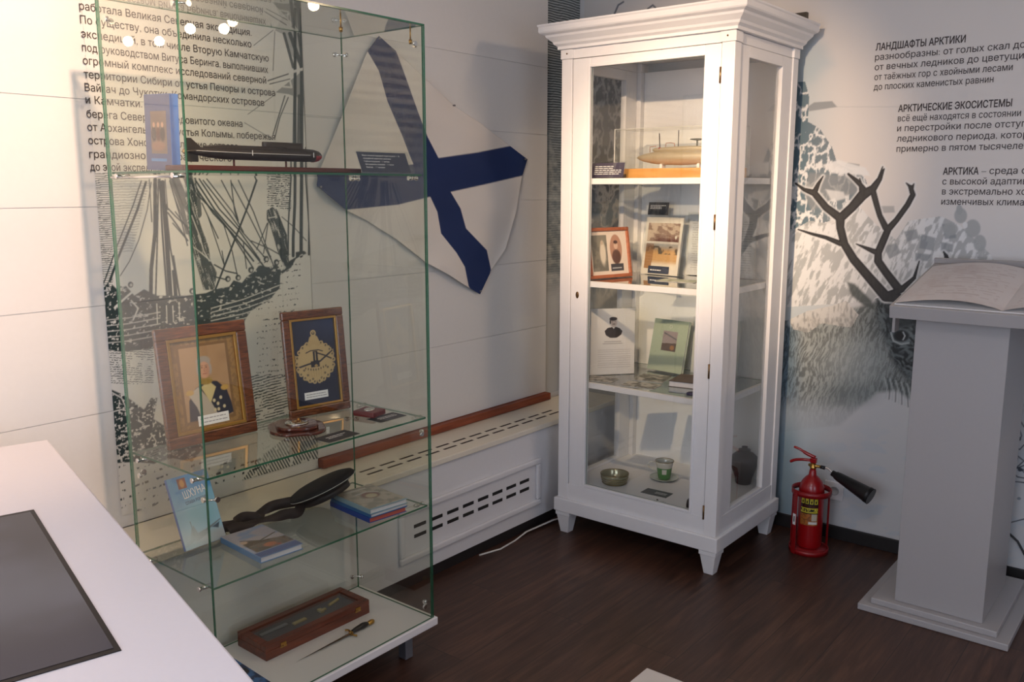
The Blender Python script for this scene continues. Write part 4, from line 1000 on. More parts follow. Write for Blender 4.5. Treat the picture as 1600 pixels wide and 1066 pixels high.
M = plane_M((1.808, 2.026, T1 + .0030), -2, 24)
pl = thing('caption_stand', 'dark blue caption card with white text in an acrylic holder beside the black submarine', 'caption stand', tuple(M.translation))
MB(M).box(0, .196, 0, .066, 0, .0012).build('card', NAVY, pl)
for i, s_ in enumerate(('Макет атомной подводной лодки проекта 955 Б,', 'оснащённой ядерными ракетами', 'Глубина погружения - 400 метров', 'Автономность плавания - 100 суток', 'Экипаж - 107 человек')):
    text_obj('card_text', s_, M @ Matrix.Translation((.018 + i * .0006, .0525 - i * .0096, .0015)), .0044, (.150, .110, .100, .114, .074)[i], WHITEINK, pl, True)
pane(-.003, .210, -.0006, .071, .0028, .0048, M).build('acrylic_front', [ACRYL, ACRYL], pl)
MB(M).box(-.003, .210, -.0006, .071, -.004, -.0015).build('acrylic_back', ACRYL, pl)

# ================= middle shelf =================
T2 = .8555
GOLD = mat('gilt', h(196, 150, 78), .3, .85)
def portrait(p):
    W_ = p.X.max(); n = fbm(p.X * 30, p.Y * 30, 3, 2)
    p.mix(np.ones(n.shape), h(150, 116, 70)); p.mix(sstep(.45, .6, n) * .5, h(104, 76, 44))
    p.poly([(.10, .09), (W_ - .10, .09), (W_ - .10, .92), (.10, .92)], h(122, 92, 58)); p.poly([(.13, .12), (W_ - .13, .12), (W_ - .13, .89), (.13, .89)], h(168, 134, 96))
    p.mix(p.inpoly([(.13, .12), (W_ - .13, .12), (W_ - .13, .89), (.13, .89)]) * sstep(.3, .8, fbm(p.X * 4, p.Y * 4, 3, 8)) * .5, h(140, 106, 72))
    p.poly([(.16, .12), (.18, .34), (.27, .46), (.40, .52), (.52, .50), (.62, .40), (.66, .25), (.67, .14), (.60, .12)], h(42, 44, 58), .006)
    p.poly([(.18, .40), (.30, .47), (.42, .30), (.50, .12), (.30, .12), (.26, .26)], h(176, 166, 150), .006)
    p.poly([(.33, .46), (.42, .52), (.50, .44), (.42, .28)], h(196, 180, 130), .006)
    p.ell(.40, .52, .07, .04, h(150, 124, 60), .2)
    HR = h(158, 150, 140)
    p.ell(.39, .655, .075, .105, SKIN, .08); p.ell(.39, .735, .080, .050, HR, .2); p.ell(.325, .645, .022, .062, HR, .3); p.ell(.455, .645, .022, .062, HR, .3); p.ell(.39, .645, .060, .082, SKIN, .12); p.ell(.425, .63, .028, .06, h(158, 112, 88), .8, .5)
    for dx in (-.024, .026): p.ell(.39 + dx, .665, .009, .005, h(50, 36, 30), .3); p.stroke([(.39 + dx - .013, .682), (.39 + dx + .013, .684)], .003, h(110, 96, 86), .003)
    p.stroke([(.392, .66), (.388, .626), (.397, .622)], .0025, h(150, 100, 80), .003); p.stroke([(.372, .598), (.410, .598)], .0035, h(140, 70, 60), .003)
    p.ell(.20, .42, .045, .028, h(186, 150, 80), .25); p.ell(.60, .42, .045, .028, h(186, 150, 80), .25)
    for x, y in ((.46, .30), (.50, .26), (.54, .32), (.50, .20), (.57, .22), (.46, .20)): p.ell(x, y, .016, .018, h(200, 186, 150), .3)
M = plane_M((1.294, 2.318, T2), -2.7, 7.5)
framed('framed_portrait', 'wooden framed portrait of a grey haired officer with sash on the middle glass shelf', 'framed picture', M, .292, .350, .034, .016, BURL, portrait, GOLD, 130, (.105, .205, .050, .080), 'framed pictures in the glass case')
def emblem(p):
    p.mix(np.ones(p.X.shape), h(26, 32, 56)); W_ = p.X.max(); cx_ = W_ / 2; p.mix(sstep(.6, 1.0, p.Y) * .3 * sstep(0, W_, p.X), h(60, 84, 130))
    G_ = h(186, 160, 112); D_ = h(34, 34, 44); G2 = h(168, 136, 80)
    pts = []
    for k in range(140):
        a = 2 * PI * k / 140; r = 1 + .045 * math.sin(a * 13) + .03 * math.sin(a * 29 + 1) - .10 * abs(math.sin(a)) ** 3; pts.append((cx_ + .235 * r * math.cos(a), .50 + .255 * r * math.sin(a)))
    p.poly(pts, G_, .006); p.poly([(cx_ - .09, .68), (cx_ - .05, .78), (cx_, .82), (cx_ + .05, .78), (cx_ + .09, .68)], G_, .006)
    p.ell(cx_, .825, .036, .036, G_, .06); p.ell(cx_, .825, .019, .019, D_, .1); p.ell(cx_, .83, .008, .012, G_, .2)
    p.poly([(cx_ - .25, .60), (cx_ - .2, .575), (cx_ - .2, .53), (cx_ - .24, .50)], G_, .004); p.poly([(cx_ + .24, .62), (cx_ + .17, .59), (cx_ + .19, .54), (cx_ + .24, .53)], G_, .004)
    p.stroke([(cx_ - .23, .455), (cx_ - .10, .48), (cx_ + .06, .50), (cx_ + .22, .60)], .010, D_, .004); p.stroke([(cx_ + .02, .60), (cx_ + .12, .56), (cx_ + .23, .50)], .008, D_, .004)
    p.poly([(cx_ - .025, .50), (cx_ + .035, .50), (cx_ + .035, .62), (cx_ - .025, .62)], D_, .003); p.poly([(cx_ - .06, .44), (cx_ + .05, .44), (cx_ + .05, .51), (cx_ - .06, .51)], D_, .003)
    p.poly([(cx_ - .02, .455), (cx_ + .005, .435), (cx_ + .03, .455), (cx_ + .005, .475)], G2, .003); p.stroke([(cx_ + .005, .52), (cx_ + .005, .605)], .005, G_, .004)
    p.stroke([(cx_ - .11, .61), (cx_ - .05, .63), (cx_ + .05, .63), (cx_ + .10, .61)], .006, D_, .004)
    for a in range(9): p.ell(cx_ - .13 + .032 * a, .44 - .03 * math.sin(a / 8 * PI), .008, .014, D_, .3, .8)
    for dx, dy in ((-.11, .36), (.11, .36), (-.05, .31), (.06, .31), (-.15, .42), (.15, .42), (-.09, .70), (.09, .70)): p.ell(cx_ + dx, dy, .012, .012, D_, .2); p.ell(cx_ + dx, dy, .005, .005, G_, .2)
    for k in range(7): p.stroke([(cx_ - .10 + k * .033, .40), (cx_ - .09 + k * .03, .335)], .002, G2, .003)
    for k in range(22):
        a = 2 * PI * k / 22; ex, ey = cx_ + .232 * math.cos(a) * (1 - .1 * abs(math.sin(a)) ** 3), .50 + .225 * math.sin(a)
        if ey < .72: p.ell(ex, ey, .026, .026, G_, .1); p.ell(ex, ey, .011, .012, D_, .15); p.ell(ex + .002, ey - .003, .005, .005, G_, .2)
    for k in range(8):
        a = PI * (.15 + .1 * k); p.stroke([(cx_ + .05 * math.cos(a), .66 + .04 * math.sin(a)), (cx_ + .10 * math.cos(a), .66 + .09 * math.sin(a))], .002, G2, .003)
M = plane_M((1.738, 2.338, T2), -8.8, 6.0)
framed('framed_emblem', 'framed gold ornamental emblem on dark blue cloth above the wooden plaque', 'framed picture', M, .228, .350, .027, .016, BURL, emblem, GOLD, 150, (.062, .150, .052, .076), 'framed pictures in the glass case')
# wooden plaque with medal
pq = thing('wooden_plaque', 'glossy dark wooden plaque with a round silver medal in front of the gold emblem', 'plaque', (1.674, 2.213, T2))
def plq(s): 
    out = []
    for k in range(64):
        a = 2 * PI * k / 64; r = 1 + .06 * math.cos(4 * a) - .01 * math.cos(8 * a); out.append((1.674 + s * .088 * r * math.cos(a + .2), 2.213 + s * .098 * r * math.sin(a + .2)))
    return out
MB().prism(plq(1), T2, T2 + .010).build('plaque_base', DARKW, pq, .003)
MB().prism(plq(.74), T2 + .0102, T2 + .021).build('plaque_step', DARKW, pq, .004, 3)
MB().lathe([(0, 0), (.036, 0), (.036, .003), (.032, .0045), (.024, .003), (.022, .005), (.010, .0055), (.008, .004), (0, .0045)], (1.674, 2.213, T2 + .0213), 40).build('silver_medal', CHROME, pq)
rb = thing('red_box', 'small flat dark red case with a silver badge near the right glass pane', 'box', (1.948, 2.178, T2))
MM = flat_M((1.914, 2.125, T2), 12)
MB(MM).box(0, .072, 0, .082, 0, .018).build('case', mat('dark_red_leather', h(104, 26, 28), .4), rb, .003)
MB(MM).lathe([(0, 0), (.02, 0), (.017, .003), (0, .004)], (.036, .041, .0183), 28, 1.2, .9).build('badge', CHROME, rb)
label_card('dark caption card lying beside the wooden plaque', flat_M((1.640, 2.016, T2), 3), .126, .070, CHAR, 2, 3, 'dark cards lying on the middle shelf', area_=(.2, .85, .35, .7))
label_card('dark caption card lying by the small red case', flat_M((1.895, 2.068, T2), 1), .118, .066, CHAR, 2, 6, 'dark cards lying on the middle shelf', area_=(.2, .85, .35, .7))

# ================= lower shelf =================
T3 = .5505
def sea_cover(p):
    p.mix(np.ones(p.X.shape), h(150, 196, 220)); p.mix(sstep(.45, .9, p.Y), h(48, 138, 204)); p.mix(sstep(.5, .62, p.Y) * sstep(.4, .6, fbm(p.X * 5, p.Y * 7, 4, 3)) * .4, h(140, 200, 230))
    p.ell(.36, .42, .2, .14, h(130, 186, 206), .6, .8); p.mix(sstep(.24, .1, p.Y), h(168, 176, 182))
    p.stroke([(.04, .08), (.3, .16), (.62, .27)], [.012, .02, .006], h(110, 116, 122), .01); p.poly([(.10, .10), (.16, .26), (.20, .30), (.24, .18), (.34, .2), (.4, .14), (.2, .07)], h(130, 134, 138), .01)
    p.stroke([(.18, .15), (.17, .36)], .006, h(96, 100, 108), .005); p.poly([(.46, .2), (.6, .24), (.56, .16)], h(66, 82, 100), .01); p.poly([(0, .03), (.12, .07), (.16, .11), (0, .06)], h(90, 72, 60), .01)
    p.poly([(.14, .82), (.27, .82), (.27, .97), (.14, .97)], h(136, 64, 40)); p.ell(.205, .895, .035, .055, h(210, 150, 80), .3)
    for k in range(4): p.stroke([(.0, .0), (0, 0)], .001, h(200, 230, 240))
M = plane_M((1.302, 2.262, T3 + .0062), 2, 22)
o = thing('book', 'light blue book with ship and red emblem standing on the lower glass shelf', 'book', tuple(M.translation), 'books in the glass case')
Mb = M @ Matrix.Translation((0, 0.004, 0))
MB(Mb).box(0, .137, 0, .216, -.0016, 0).box(0, .137, 0, .216, -.010, -.0084).box(0, .0016, 0, .216, -.0084, -.0016).build('cover', BLUE, o)
MB(Mb).box(.0018, .134, .003, .213, -.0082, -.0018).build('pages', PAGES, o)
picture('cover_print', Mb @ Matrix.Translation((.0006, .0006, 0)), .1358, .2148, 110, sea_cover, GLOSSP, o)
text_obj('title', 'ШХУНА', Mb @ Matrix.Translation((.040, .146, .0008)) @ Matrix.Rotation(.10, 4, 'Z'), .022, .076, WHITEINK, o)
text_obj('title', 'СЛАВА РОССИИ', Mb @ Matrix.Translation((.040, .128, .0008)) @ Matrix.Rotation(.06, 4, 'Z'), .009, .074, mat('navy_ink', h(30, 66, 110), .6), o, True)
MB(M).box(.03, .107, -.0002, .003, -.012, .014).build('acrylic_ledge', ACRYL, o)
MB(M).box(.03, .107, .0032, .13, -.0135, -.0115).build('acrylic_back', ACRYL, o)
Y_, Z_ = M.translation.y, M.translation.z
def deck(p):
    W_ = p.X.max(); p.mix(np.ones(p.X.shape), h(150, 160, 186)); p.mix(sstep(.5, .75, p.Y), h(122, 140, 180)); p.mix(sstep(.35, .55, fbm(p.X * 4, p.Y * 5, 3, 5)) * (p.Y > .45) * .5, h(186, 170, 160))
    p.poly([(0, 0), (W_, 0), (W_, .17), (0, .15)], h(58, 84, 142), .01)
    p.poly([(.05, .17), (W_, .19), (W_, .42), (.3, .5), (.12, .62), (.05, .5)], h(92, 76, 62), .02); p.mix(p.inpoly([(.05, .17), (W_, .19), (W_, .42), (.3, .5), (.05, .5)]) * sstep(.45, .6, fbm(p.X * 16, p.Y * 14, 3, 7)) * .7, h(46, 42, 34))
    p.stroke([(.10, .66), (.3, .5), (.6, .62)], .012, h(74, 58, 42), .01); p.ell(.33, .30, .09, .07, h(170, 98, 58), .3); p.ell(.10, .58, .05, .05, h(190, 160, 140), .3); p.ell(.42, .22, .03, .03, h(150, 60, 50), .3)
book_flat('blue book with a ship deck scene lying flat on the lower glass shelf', flat_M((1.400, 2.042, T3), -4), .142, .222, .018, mat('blue_cover_pale', h(96, 140, 190), .35), deck, 'L', 'books in the glass case')
c1 = mat('deep_blue_cover', h(26, 66, 156), .35); c2 = mat('mid_blue_cover', h(44, 104, 164), .35); c3 = mat('pale_blue_cover', h(146, 176, 190), .35)
def topcov(p):
    W_ = p.X.max(); n = fbm(p.X * 8, p.Y * 8, 4, 6); p.mix(np.ones(n.shape), h(176, 170, 156)); p.mix(sstep(.4, .65, n), h(142, 138, 128)); p.ell(W_ * .55, .55, .16, .15, h(120, 88, 78), .15); p.ell(W_ * .55, .52, .10, .09, h(190, 180, 150), .2)
    p.stroke([(W_ * .3, .7), (W_ * .6, .72), (W_ * .8, .6)], .015, h(200, 200, 196), .01); p.poly([(0, .0), (W_, .0), (W_, .03), (0, .03)], h(150, 180, 196)); p.poly([(.1, .86), (.55, .86), (.55, .92), (.1, .92)], h(196, 192, 180), .02)
def bluecov(p): p.mix(np.ones(p.X.shape), h(30, 76, 164)); p.poly([(.02, .35), (.10, .35), (.10, .60), (.02, .60)], h(40, 30, 40)); p.poly([(.0, .80), (.2, .80), (.2, .95), (0, .95)], h(160, 190, 220))
A0 = flat_M((1.803, 2.032, T3), -6)
book_flat('dark blue book with red page edges at the bottom of the book stack', A0, .150, .222, .017, c1, bluecov, 'L', 'stack of three books', mat('red_page_edge', h(190, 92, 80), .6))
book_flat('blue book in the middle of the stack of three', flat_M((1.806, 2.028, T3 + .0176), -5), .150, .220, .012, c2, None, 'L', 'stack of three books')
book_flat('pale blue book with a round picture on top of the book stack', flat_M((1.803, 2.027, T3 + .0302), -6), .150, .205, .016, c3, topcov, 'L', 'stack of three books')
# sailor cap
CAPB = mat('black_wool', (.006, .006, .007), .95, bump=.3, bscale=400)
cp = thing('sailor_cap', 'black sailor cap with white piping and long black ribbons on the lower glass shelf', 'cap', (1.79, 2.262, T3))
Mc = Matrix.Translation((1.800, 2.256, T3 + .0745)) @ Matrix.Rotation(math.radians(-24), 4, Vector((.779, .627, 0))) @ Matrix.Rotation(math.radians(-3), 4, Vector((.627, -.779, 0)))
MB(Mc).lathe([(0, .020), (.054, .020), (.092, .018), (.110, .012), (.116, .004), (.115, -.001), (.106, -.006), (.090, -.012), (.084, -.014), (0, -.014)], (0, 0, 0), 48).build('crown', CAPB, cp)
MB(Mc).lathe([(0, -.0142), (.0830, -.0142), (.0845, -.022), (.0845, -.034), (.0820, -.035), (.0815, -.020), (0, -.0195)], (0, 0, 0), 48).build('band', mat('black_ribbon_silk', (.010, .009, .010), .6), cp)
MB(Mc).tube([(.1158 * math.cos(a), .1158 * math.sin(a), -.001) for a in [2 * PI * k / 60 for k in range(61)]], .0011, 6, False).build('white_piping', mat('piping_white', h(190, 190, 186), .6), cp)
def ribbon(pts, wd, name='ribbon'):
    "flat band along pts; each point (x, y, z, twist)"
    P = [Vector(q[:3]) for q in pts]; vs = []; n = len(P)
    for i in range(n):
        t = (P[min(i + 1, n - 1)] - P[max(i - 1, 0)]).normalized(); side = t.cross(Vector((0, 0, 1))).normalized(); up = side.cross(t)
        a = pts[i][3]; d = side * math.cos(a) + up * math.sin(a); w_ = wd / 2
        vs += [tuple(P[i] - d * w_), tuple(P[i] + d * w_)]
    m = MB(); m.add(vs, [(2 * i, 2 * i + 1, 2 * i + 3, 2 * i + 2) for i in range(n - 1)], 0, True); o = m.build(name, mat('ribbon_black', h(38, 30, 30), .75), cp)
    s = o.modifiers.new('t', 'SOLIDIFY'); s.thickness = .0009; s.offset = 0; return o
def smooth(pts, k=6):
    out = []
    for i in range(len(pts) - 1):
        p0, p1, p2, p3 = (np.array(pts[max(0, min(len(pts) - 1, j))], float) for j in (i - 1, i, i + 1, i + 2))
        for s in range(k):
            t = s / k; out.append(tuple(.5 * (2 * p1 + (p2 - p0) * t + (2 * p0 - 5 * p1 + 4 * p2 - p3) * t * t + (3 * p1 - p0 - 3 * p2 + p3) * t ** 3)))
    out.append(tuple(pts[-1])); return out
ribbon(smooth([(1.722, 2.285, T3 + .040, .6), (1.69, 2.300, T3 + .040, 1.3), (1.65, 2.325, T3 + .034, 1.2), (1.61, 2.335, T3 + .020, .2), (1.58, 2.305, T3 + .022, 1.1), (1.55, 2.335, T3 + .024, 1.4), (1.52, 2.330, T3 + .020, .9), (1.49, 2.305, T3 + .022, 1.3), (1.46, 2.330, T3 + .018, .8), (1.452, 2.300, T3 + .018, 1.0)]), .034)
ribbon(smooth([(1.722, 2.270, T3 + .036, .2), (1.68, 2.235, T3 + .026, .9), (1.64, 2.240, T3 + .030, 1.4), (1.605, 2.275, T3 + .018, .3), (1.56, 2.292, T3 + .016, .1), (1.52, 2.284, T3 + .018, .5), (1.49, 2.290, T3 + .020, .9), (1.460, 2.288, T3 + .018, .9)]), .034)

# ================= base of the glass case =================
T4 = .1402
wc = thing('presentation_case', 'long mahogany case with glazed lid and brass catches on the white base', 'wooden case', (1.725, 2.28, T4))
Mw = flat_M((1.514, 2.205, T4), -1)
W_, D_, H_ = .424, .156, .050
MB(Mw).box(0, W_, 0, D_, 0, .030).build('box', MAHOG, wc, .002)
m = MB(Mw); q = .026
m.box(0, W_, 0, q, .0305, H_); m.box(0, W_, D_ - q, D_, .0305, H_); m.box(0, q, q, D_ - q, .0305, H_); m.box(W_ - q, W_, q, D_ - q, .0305, H_)
m.build('lid_frame', MAHOG, wc, .002)
MB(Mw).box(q + .0005, W_ - q - .0005, q + .0005, D_ - q - .0005, .0305, .034).build('cloth_lining', mat('grey_velvet', h(70, 66, 76), .9), wc)
pane(q + .0005, W_ - q - .0005, q + .0005, D_ - q - .0005, .044, .0458, Mw).build('lid_glass', [ACRYL, ACRYL], wc)
for x in (.065, .372):
    MB(Mw).box(x - .012, x + .012, -.0022, -.0002, .024, .029).box(x - .010, x + .010, -.0030, -.0002, .0310, .040).tube([(x, -.003, .028), (x, -.0045, .036)], .003, 8).build('catch', BRASS, wc)
t = thing('dagger_parts', 'steel and gilt dagger pieces under the lid of the mahogany case', 'dagger', tuple(Mw @ Vector((.2, .09, .035))))
MB(Mw).box(.045, .150, .088, .104, .0342, .0385).build('steel_blade', STEEL, t, .001)
MB(Mw).box(.160, .212, .070, .084, .0342, .040).build('gilt_plate', mat('pale_gilt', h(190, 170, 110), .4, .6), t, .001)
MB(Mw).box(.270, .285, .070, .094, .0342, .042).box(.285, .300, .078, .088, .0342, .040).tube([(.320, .092, .038), (.372, .104, .038)], [.005, .0055], 10).build('gilt_fitting', mat('pale_gilt', (0, 0, 0)), t, .001)
dg = thing('dagger', 'naval dagger with brass guard and black grip lying in front of the mahogany case', 'dagger', (1.73, 2.132, T4))
Md = flat_M((1.562, 2.127, T4), .5)
m = MB(Md); m.add([(0, 0, .003), (.226, -.0065, .006), (.226, 0, .0088), (.226, .0065, .006), (.226, 0, .0035)], [(0, 1, 2), (0, 2, 3), (0, 3, 4), (0, 4, 1), (1, 4, 3, 2)]); m.build('blade', mat('blade_steel', h(128, 108, 92), .25, .95), dg)
m = MB(Md); m.tube(smooth([(.232, -.030, .008), (.226, -.020, .0085), (.231, 0, .0095), (.237, .018, .0085), (.230, .028, .008)], 5), .0032, 10); m.lathe([(0, .0005), (.009, .0006), (.010, .006), (.008, .012), (0, .013)], (.232, 0, 0), 20, .7, 1); m.build('guard', BRASS, dg)
m = MB(Md).tube([(.236, 0, .009), (.245, 0, .0095), (.262, 0, .0105), (.285, 0, .0115), (.300, 0, .0105), (.307, 0, .009)], [.0055, .0075, .009, .0105, .0085, .006], 16); m.build('grip', BLACKP, dg)
MB(Md).tube([(.306, 0, .0095), (.312, 0, .0095), (.322, 0, .0095), (.331, 0, .0090), (.336, 0, .0085)], [.006, .0078, .0085, .007, .002], 16).build('pommel', BRASS, dg)
def crew(p):
    p.mix(np.ones(p.X.shape), h(60, 110, 170)); n = fbm(p.X * 9, p.Y * 9, 4, 4); p.mix(sstep(.45, .6, n), h(34, 56, 96)); p.ell(.45, .72, .08, .07, h(200, 160, 140), .2); p.ell(.3, .82, .10, .03, h(210, 220, 230), .4); p.ell(.5, .55, .16, .12, h(26, 34, 52), .2); p.poly([(.1, .88), (.6, .88), (.6, .95), (.1, .95)], h(40, 70, 130))
book_flat('blue book with a sailor photo lying at the near left corner of the white base', flat_M((1.293, 2.080, T4), -3), .146, .215, .014, BLUE, crew, 'L', 'books in the glass case')

# ================= cabinet, top shelf =================
K1, K2, K3, K4 = 1.6453, 1.1953, .7353, .2478
M = plane_M((3.335, 2.236, K1 + .0022), -90, 14)
label_card('dark caption card with white lines at the left end of the cabinet top shelf', M, .168, .066, mat('plum_card', h(70, 62, 82), .5), 5, 12, None, area_=(.10, .92, .18, .82), holder=True, cat='label')
ms = thing('submarine_model', 'pale bronze early submarine model on an orange wooden base in the cabinet', 'model submarine', (3.52, 1.92, K1))
MB().box(3.43, 3.61, 1.625, 2.165, K1 + .0002, K1 + .042).build('base_board', ORANGEW, ms, .002)
HB = mat('pale_bronze', h(206, 190, 160), .38, .45, var=.08)
m = MB(); n = 32; vs = []; hp = [(0, .001), (.03, .010), (.08, .019), (.18, .029), (.32, .036), (.5, .0385), (.68, .036), (.82, .029), (.92, .019), (.97, .010), (1, .001)]
for t_, r in hp:
    for k in range(n):
        a = 2 * PI * k / n; vs.append((3.52 + r * math.cos(a), 2.112 - .455 * t_, K1 + .092 + r * (.95 if math.sin(a) < 0 else .78) * math.sin(a)))
fs = [(i * n + k, i * n + (k + 1) % n, (i + 1) * n + (k + 1) % n, (i + 1) * n + k) for i in range(len(hp) - 1) for k in range(n)]
m.add(vs, fs, 0, True).build('hull', HB, ms)
MB().tube([(3.52, 2.03, K1 + .122), (3.52, 2.02, K1 + .124), (3.52, 1.86, K1 + .127), (3.52, 1.74, K1 + .124), (3.52, 1.73, K1 + .122)], [.004, .009, .011, .009, .004], 16).build('deck_tube', HB, ms)
MB().tube([(3.52, 1.995, K1 + .125), (3.52, 2.0, K1 + .195)], .0022, 8).build('mast', SUBB, ms)
MB().tube([(3.52, 1.905, K1 + .130), (3.52, 1.905, K1 + .205)], .0018, 8).build('mast', SUBB, ms)
MB().lathe([(0, 0), (.008, 0), (.009, .008), (.006, .014), (0, .015)], (3.52, 1.995, K1 + .120), 20).build('red_knob', mat('red_paint', (0, 0, 0)), ms)
MB().tube([(3.52, 2.045, K1 + .115), (3.52, 2.045, K1 + .138), (3.52, 2.015, K1 + .140)], .0014, 6).tube([(3.52, 1.968, K1 + .134), (3.52, 1.965, K1 + .152), (3.52, 1.945, K1 + .153), (3.52, 1.925, K1 + .150), (3.52, 1.922, K1 + .134)], .0016, 6).build('guard_rail', mat('copper', h(190, 120, 90), .35, .8), ms)
MB().lathe([(0, 0), (.012, .001), (.030, .004), (.031, .007), (.010, .009), (0, .009)], (3.52, 1.815, K1 + .158), 24).tube([(3.52, 1.815, K1 + .126), (3.52, 1.815, K1 + .160)], .0035, 8).build('conning_platform', mat('dark_green_bronze', h(84, 84, 66), .4, .5), ms)
for y in (1.98, 1.80): MB().box(3.505, 3.535, y - .006, y + .006, K1 + .0425, K1 + .062).build('cradle', WHITEMAT, ms)
dc = thing('acrylic_cover', 'clear acrylic dust cover over the bronze submarine model', 'cover', (3.52, 1.9, K1))
AE = mat('acrylic_edge', (.75, .74, .70), .2)
m = MB(); x0, x1, y0, y1, z0, z1 = 3.424, 3.616, 1.618, 2.172, K1 + .0002, K1 + .215; e2 = .0025
pane(x0, x0 + e2, y0, y1, z0, z1).build('front_sheet', [ACRYL, AE], dc); pane(x1 - e2, x1, y0, y1, z0, z1).build('back_sheet', [ACRYL, AE], dc)
pane(x0 + .003, x1 - .003, y1 - e2, y1, z0, z1).build('end_sheet', [ACRYL, AE], dc); pane(x0 + .003, x1 - .003, y0, y0 + e2, z0, z1).build('end_sheet', [ACRYL, AE], dc); pane(x0 + .003, x1 - .003, y0 + .003, y1 - .003, z1 - e2, z1).build('top_sheet', [ACRYL, AE], dc)

# ================= cabinet, second shelf =================
def two_portraits(p):
    W_ = p.X.max(); p.mix(np.ones(p.X.shape), h(222, 206, 190)); n = fbm(p.X * 10, p.Y * 10, 3, 2)
    p.poly([(.05, .08), (.52, .08), (.52, .92), (.05, .92)], h(128, 124, 112)); p.mix(p.inpoly([(.05, .08), (.52, .08), (.52, .92), (.05, .92)]) * sstep(.4, .6, n) * .5, h(86, 84, 78)); p.ell(.38, .5, .09, .26, h(214, 204, 186), .3); p.ell(.37, .74, .04, .05, h(190, 170, 150), .2)
    p.ell(.80, .58, .19, .34, h(176, 134, 112), .04); p.ell(.80, .40, .14, .17, h(92, 62, 52), .15); p.ell(.80, .66, .062, .085, h(208, 176, 154), .1); p.ell(.80, .74, .066, .042, h(78, 50, 42), .2)
    p.poly([(.60, .07), (1.0, .07), (1.0, .24), (.60, .24)], h(62, 60, 66)); p.stroke([(.65, .14), (.93, .14)], .008, h(210, 210, 210), .006)
M = plane_M((3.318, 2.222, K2), -14, 9)
framed('framed_photographs', 'orange brown frame with two old portrait photographs on the second cabinet shelf', 'framed picture', M, .262, .232, .017, .012, FRAMEW, two_portraits, None, 90)
def two_views(p):
    W_ = p.X.max(); p.mix(np.ones(p.X.shape), h(232, 226, 214)); n = fbm(p.X * 9 + p.Y * 4, p.Y * 16, 4, 3)
    a = [(.05, .58), (W_ - .05, .58), (W_ - .05, .90), (.05, .90)]; p.poly(a, h(206, 186, 166)); p.mix(p.inpoly(a) * sstep(.42, .58, n) * .7, h(120, 82, 66)); p.mix(p.inpoly(a) * sstep(.72, .6, p.Y) * sstep(.15, .3, p.X), h(104, 62, 50)); p.ell(W_ * .85, .66, .02, .03, h(230, 226, 214), .3)
    a = [(.05, .10), (W_ - .05, .10), (W_ - .05, .54), (.05, .54)]; p.poly(a, h(206, 164, 108)); p.mix(p.inpoly(a) * sstep(.40, .52, p.Y), h(186, 184, 176)); p.mix(p.inpoly(a) * sstep(.45, .6, fbm(p.X * 14, p.Y * 12, 3, 5)) * ((p.Y > .36) & (p.Y < .5)), h(96, 84, 66)); p.mix(p.inpoly(a) * (p.X < .22) * .7, h(150, 104, 62)); p.mix(p.inpoly(a) * sstep(.26, .14, p.Y) * (p.X > .2), h(240, 232, 214))
def acrylic_sheet(name, label, cat, M, W_, H_, fn, nx=90, edge=.008, group=None):
    o = thing(name, label, cat, tuple(M.translation), group)
    MB(M).box(0, W_, 0, H_, 0, .0008).build('sheet', PAPER, o)
    picture('print', M @ Matrix.Translation((.0005, .0005, .0008)), W_ - .001, H_ - .001, nx, fn, PRINT, o)
    pane(-edge, W_ + edge, 0, H_ + edge, .0026, .0046, M).build('acrylic_front', [ACRYL, AE], o)
    MB(M).box(-edge, W_ + edge, 0, H_ + edge, -.003, -.001).build('acrylic_back', ACRYL, o)
    foot_plate(M, -edge, W_ + edge, .036, o)
    return o
M = plane_M((3.72, 2.195, K2 + .0022), -97, 9)
acrylic_sheet('photo_sheet', 'white sheet with two brownish seashore photographs in an acrylic stand', 'photographs', M, .212, .272, two_views, 100)
label_card('dark caption card fixed at the top of the two photograph sheet', M @ Matrix.Translation((.004, .282, .0056)), .118, .060, CHAR, 3, 8, area_=(.1, .9, .45, .8))
label_card('dark caption card at the foot of the two photograph sheet', M @ Matrix.Translation((.045, .006, .0056)), .120, .034, mat('slate_card', h(52, 60, 78), .5), 1, 9, area_=(.1, .85, .25, .6))
def letter(p):
    p.mix(np.ones(p.X.shape), h(214, 216, 216)); W_ = p.X.max()
    rows = (np.sin(p.Y * 2 * PI * 26) > .35) & (p.X > .06) & (p.X < W_ - .06) & (p.Y > .08) & (p.Y < .92) & (fbm(p.X * 30, np.floor(p.Y * 26) * 3.3, 2, 5) > .34)
    p.mix(rows * .45, h(140, 142, 146))
M = plane_M((3.80, 1.992, K2 + .0022), -90, 4)
acrylic_sheet('text_sheet', 'large white page of typed text at the right end of the second cabinet shelf', 'document', M, .335, .285, letter, 150)
def small_card(p): n = fbm(p.X * 6, p.Y * 9, 3, 6); p.mix(np.ones(n.shape), h(206, 210, 196)); p.mix(sstep(.45, .6, n), h(150, 160, 140)); p.stroke([(.1, .5), (p.X.max() - .1, .52)], .03, h(170, 190, 160), .03)
def print_flat(label, M, W_, H_, fn, cat='card', name='printed_card', group=None, nx=50):
    o = thing(name, label, cat, tuple(M.translation), group); MB(M).box(0, W_, 0, H_, 0, .001).build('card', PAPER, o)
    picture('print', M @ Matrix.Translation((.0004, .0004, .001)), W_ - .0008, H_ - .0008, nx, fn, PRINT, o); return o
print_flat('pale printed card lying on the second cabinet shelf before the typed page', flat_M((3.46, 1.97, K2), -84), .18, .12, small_card)

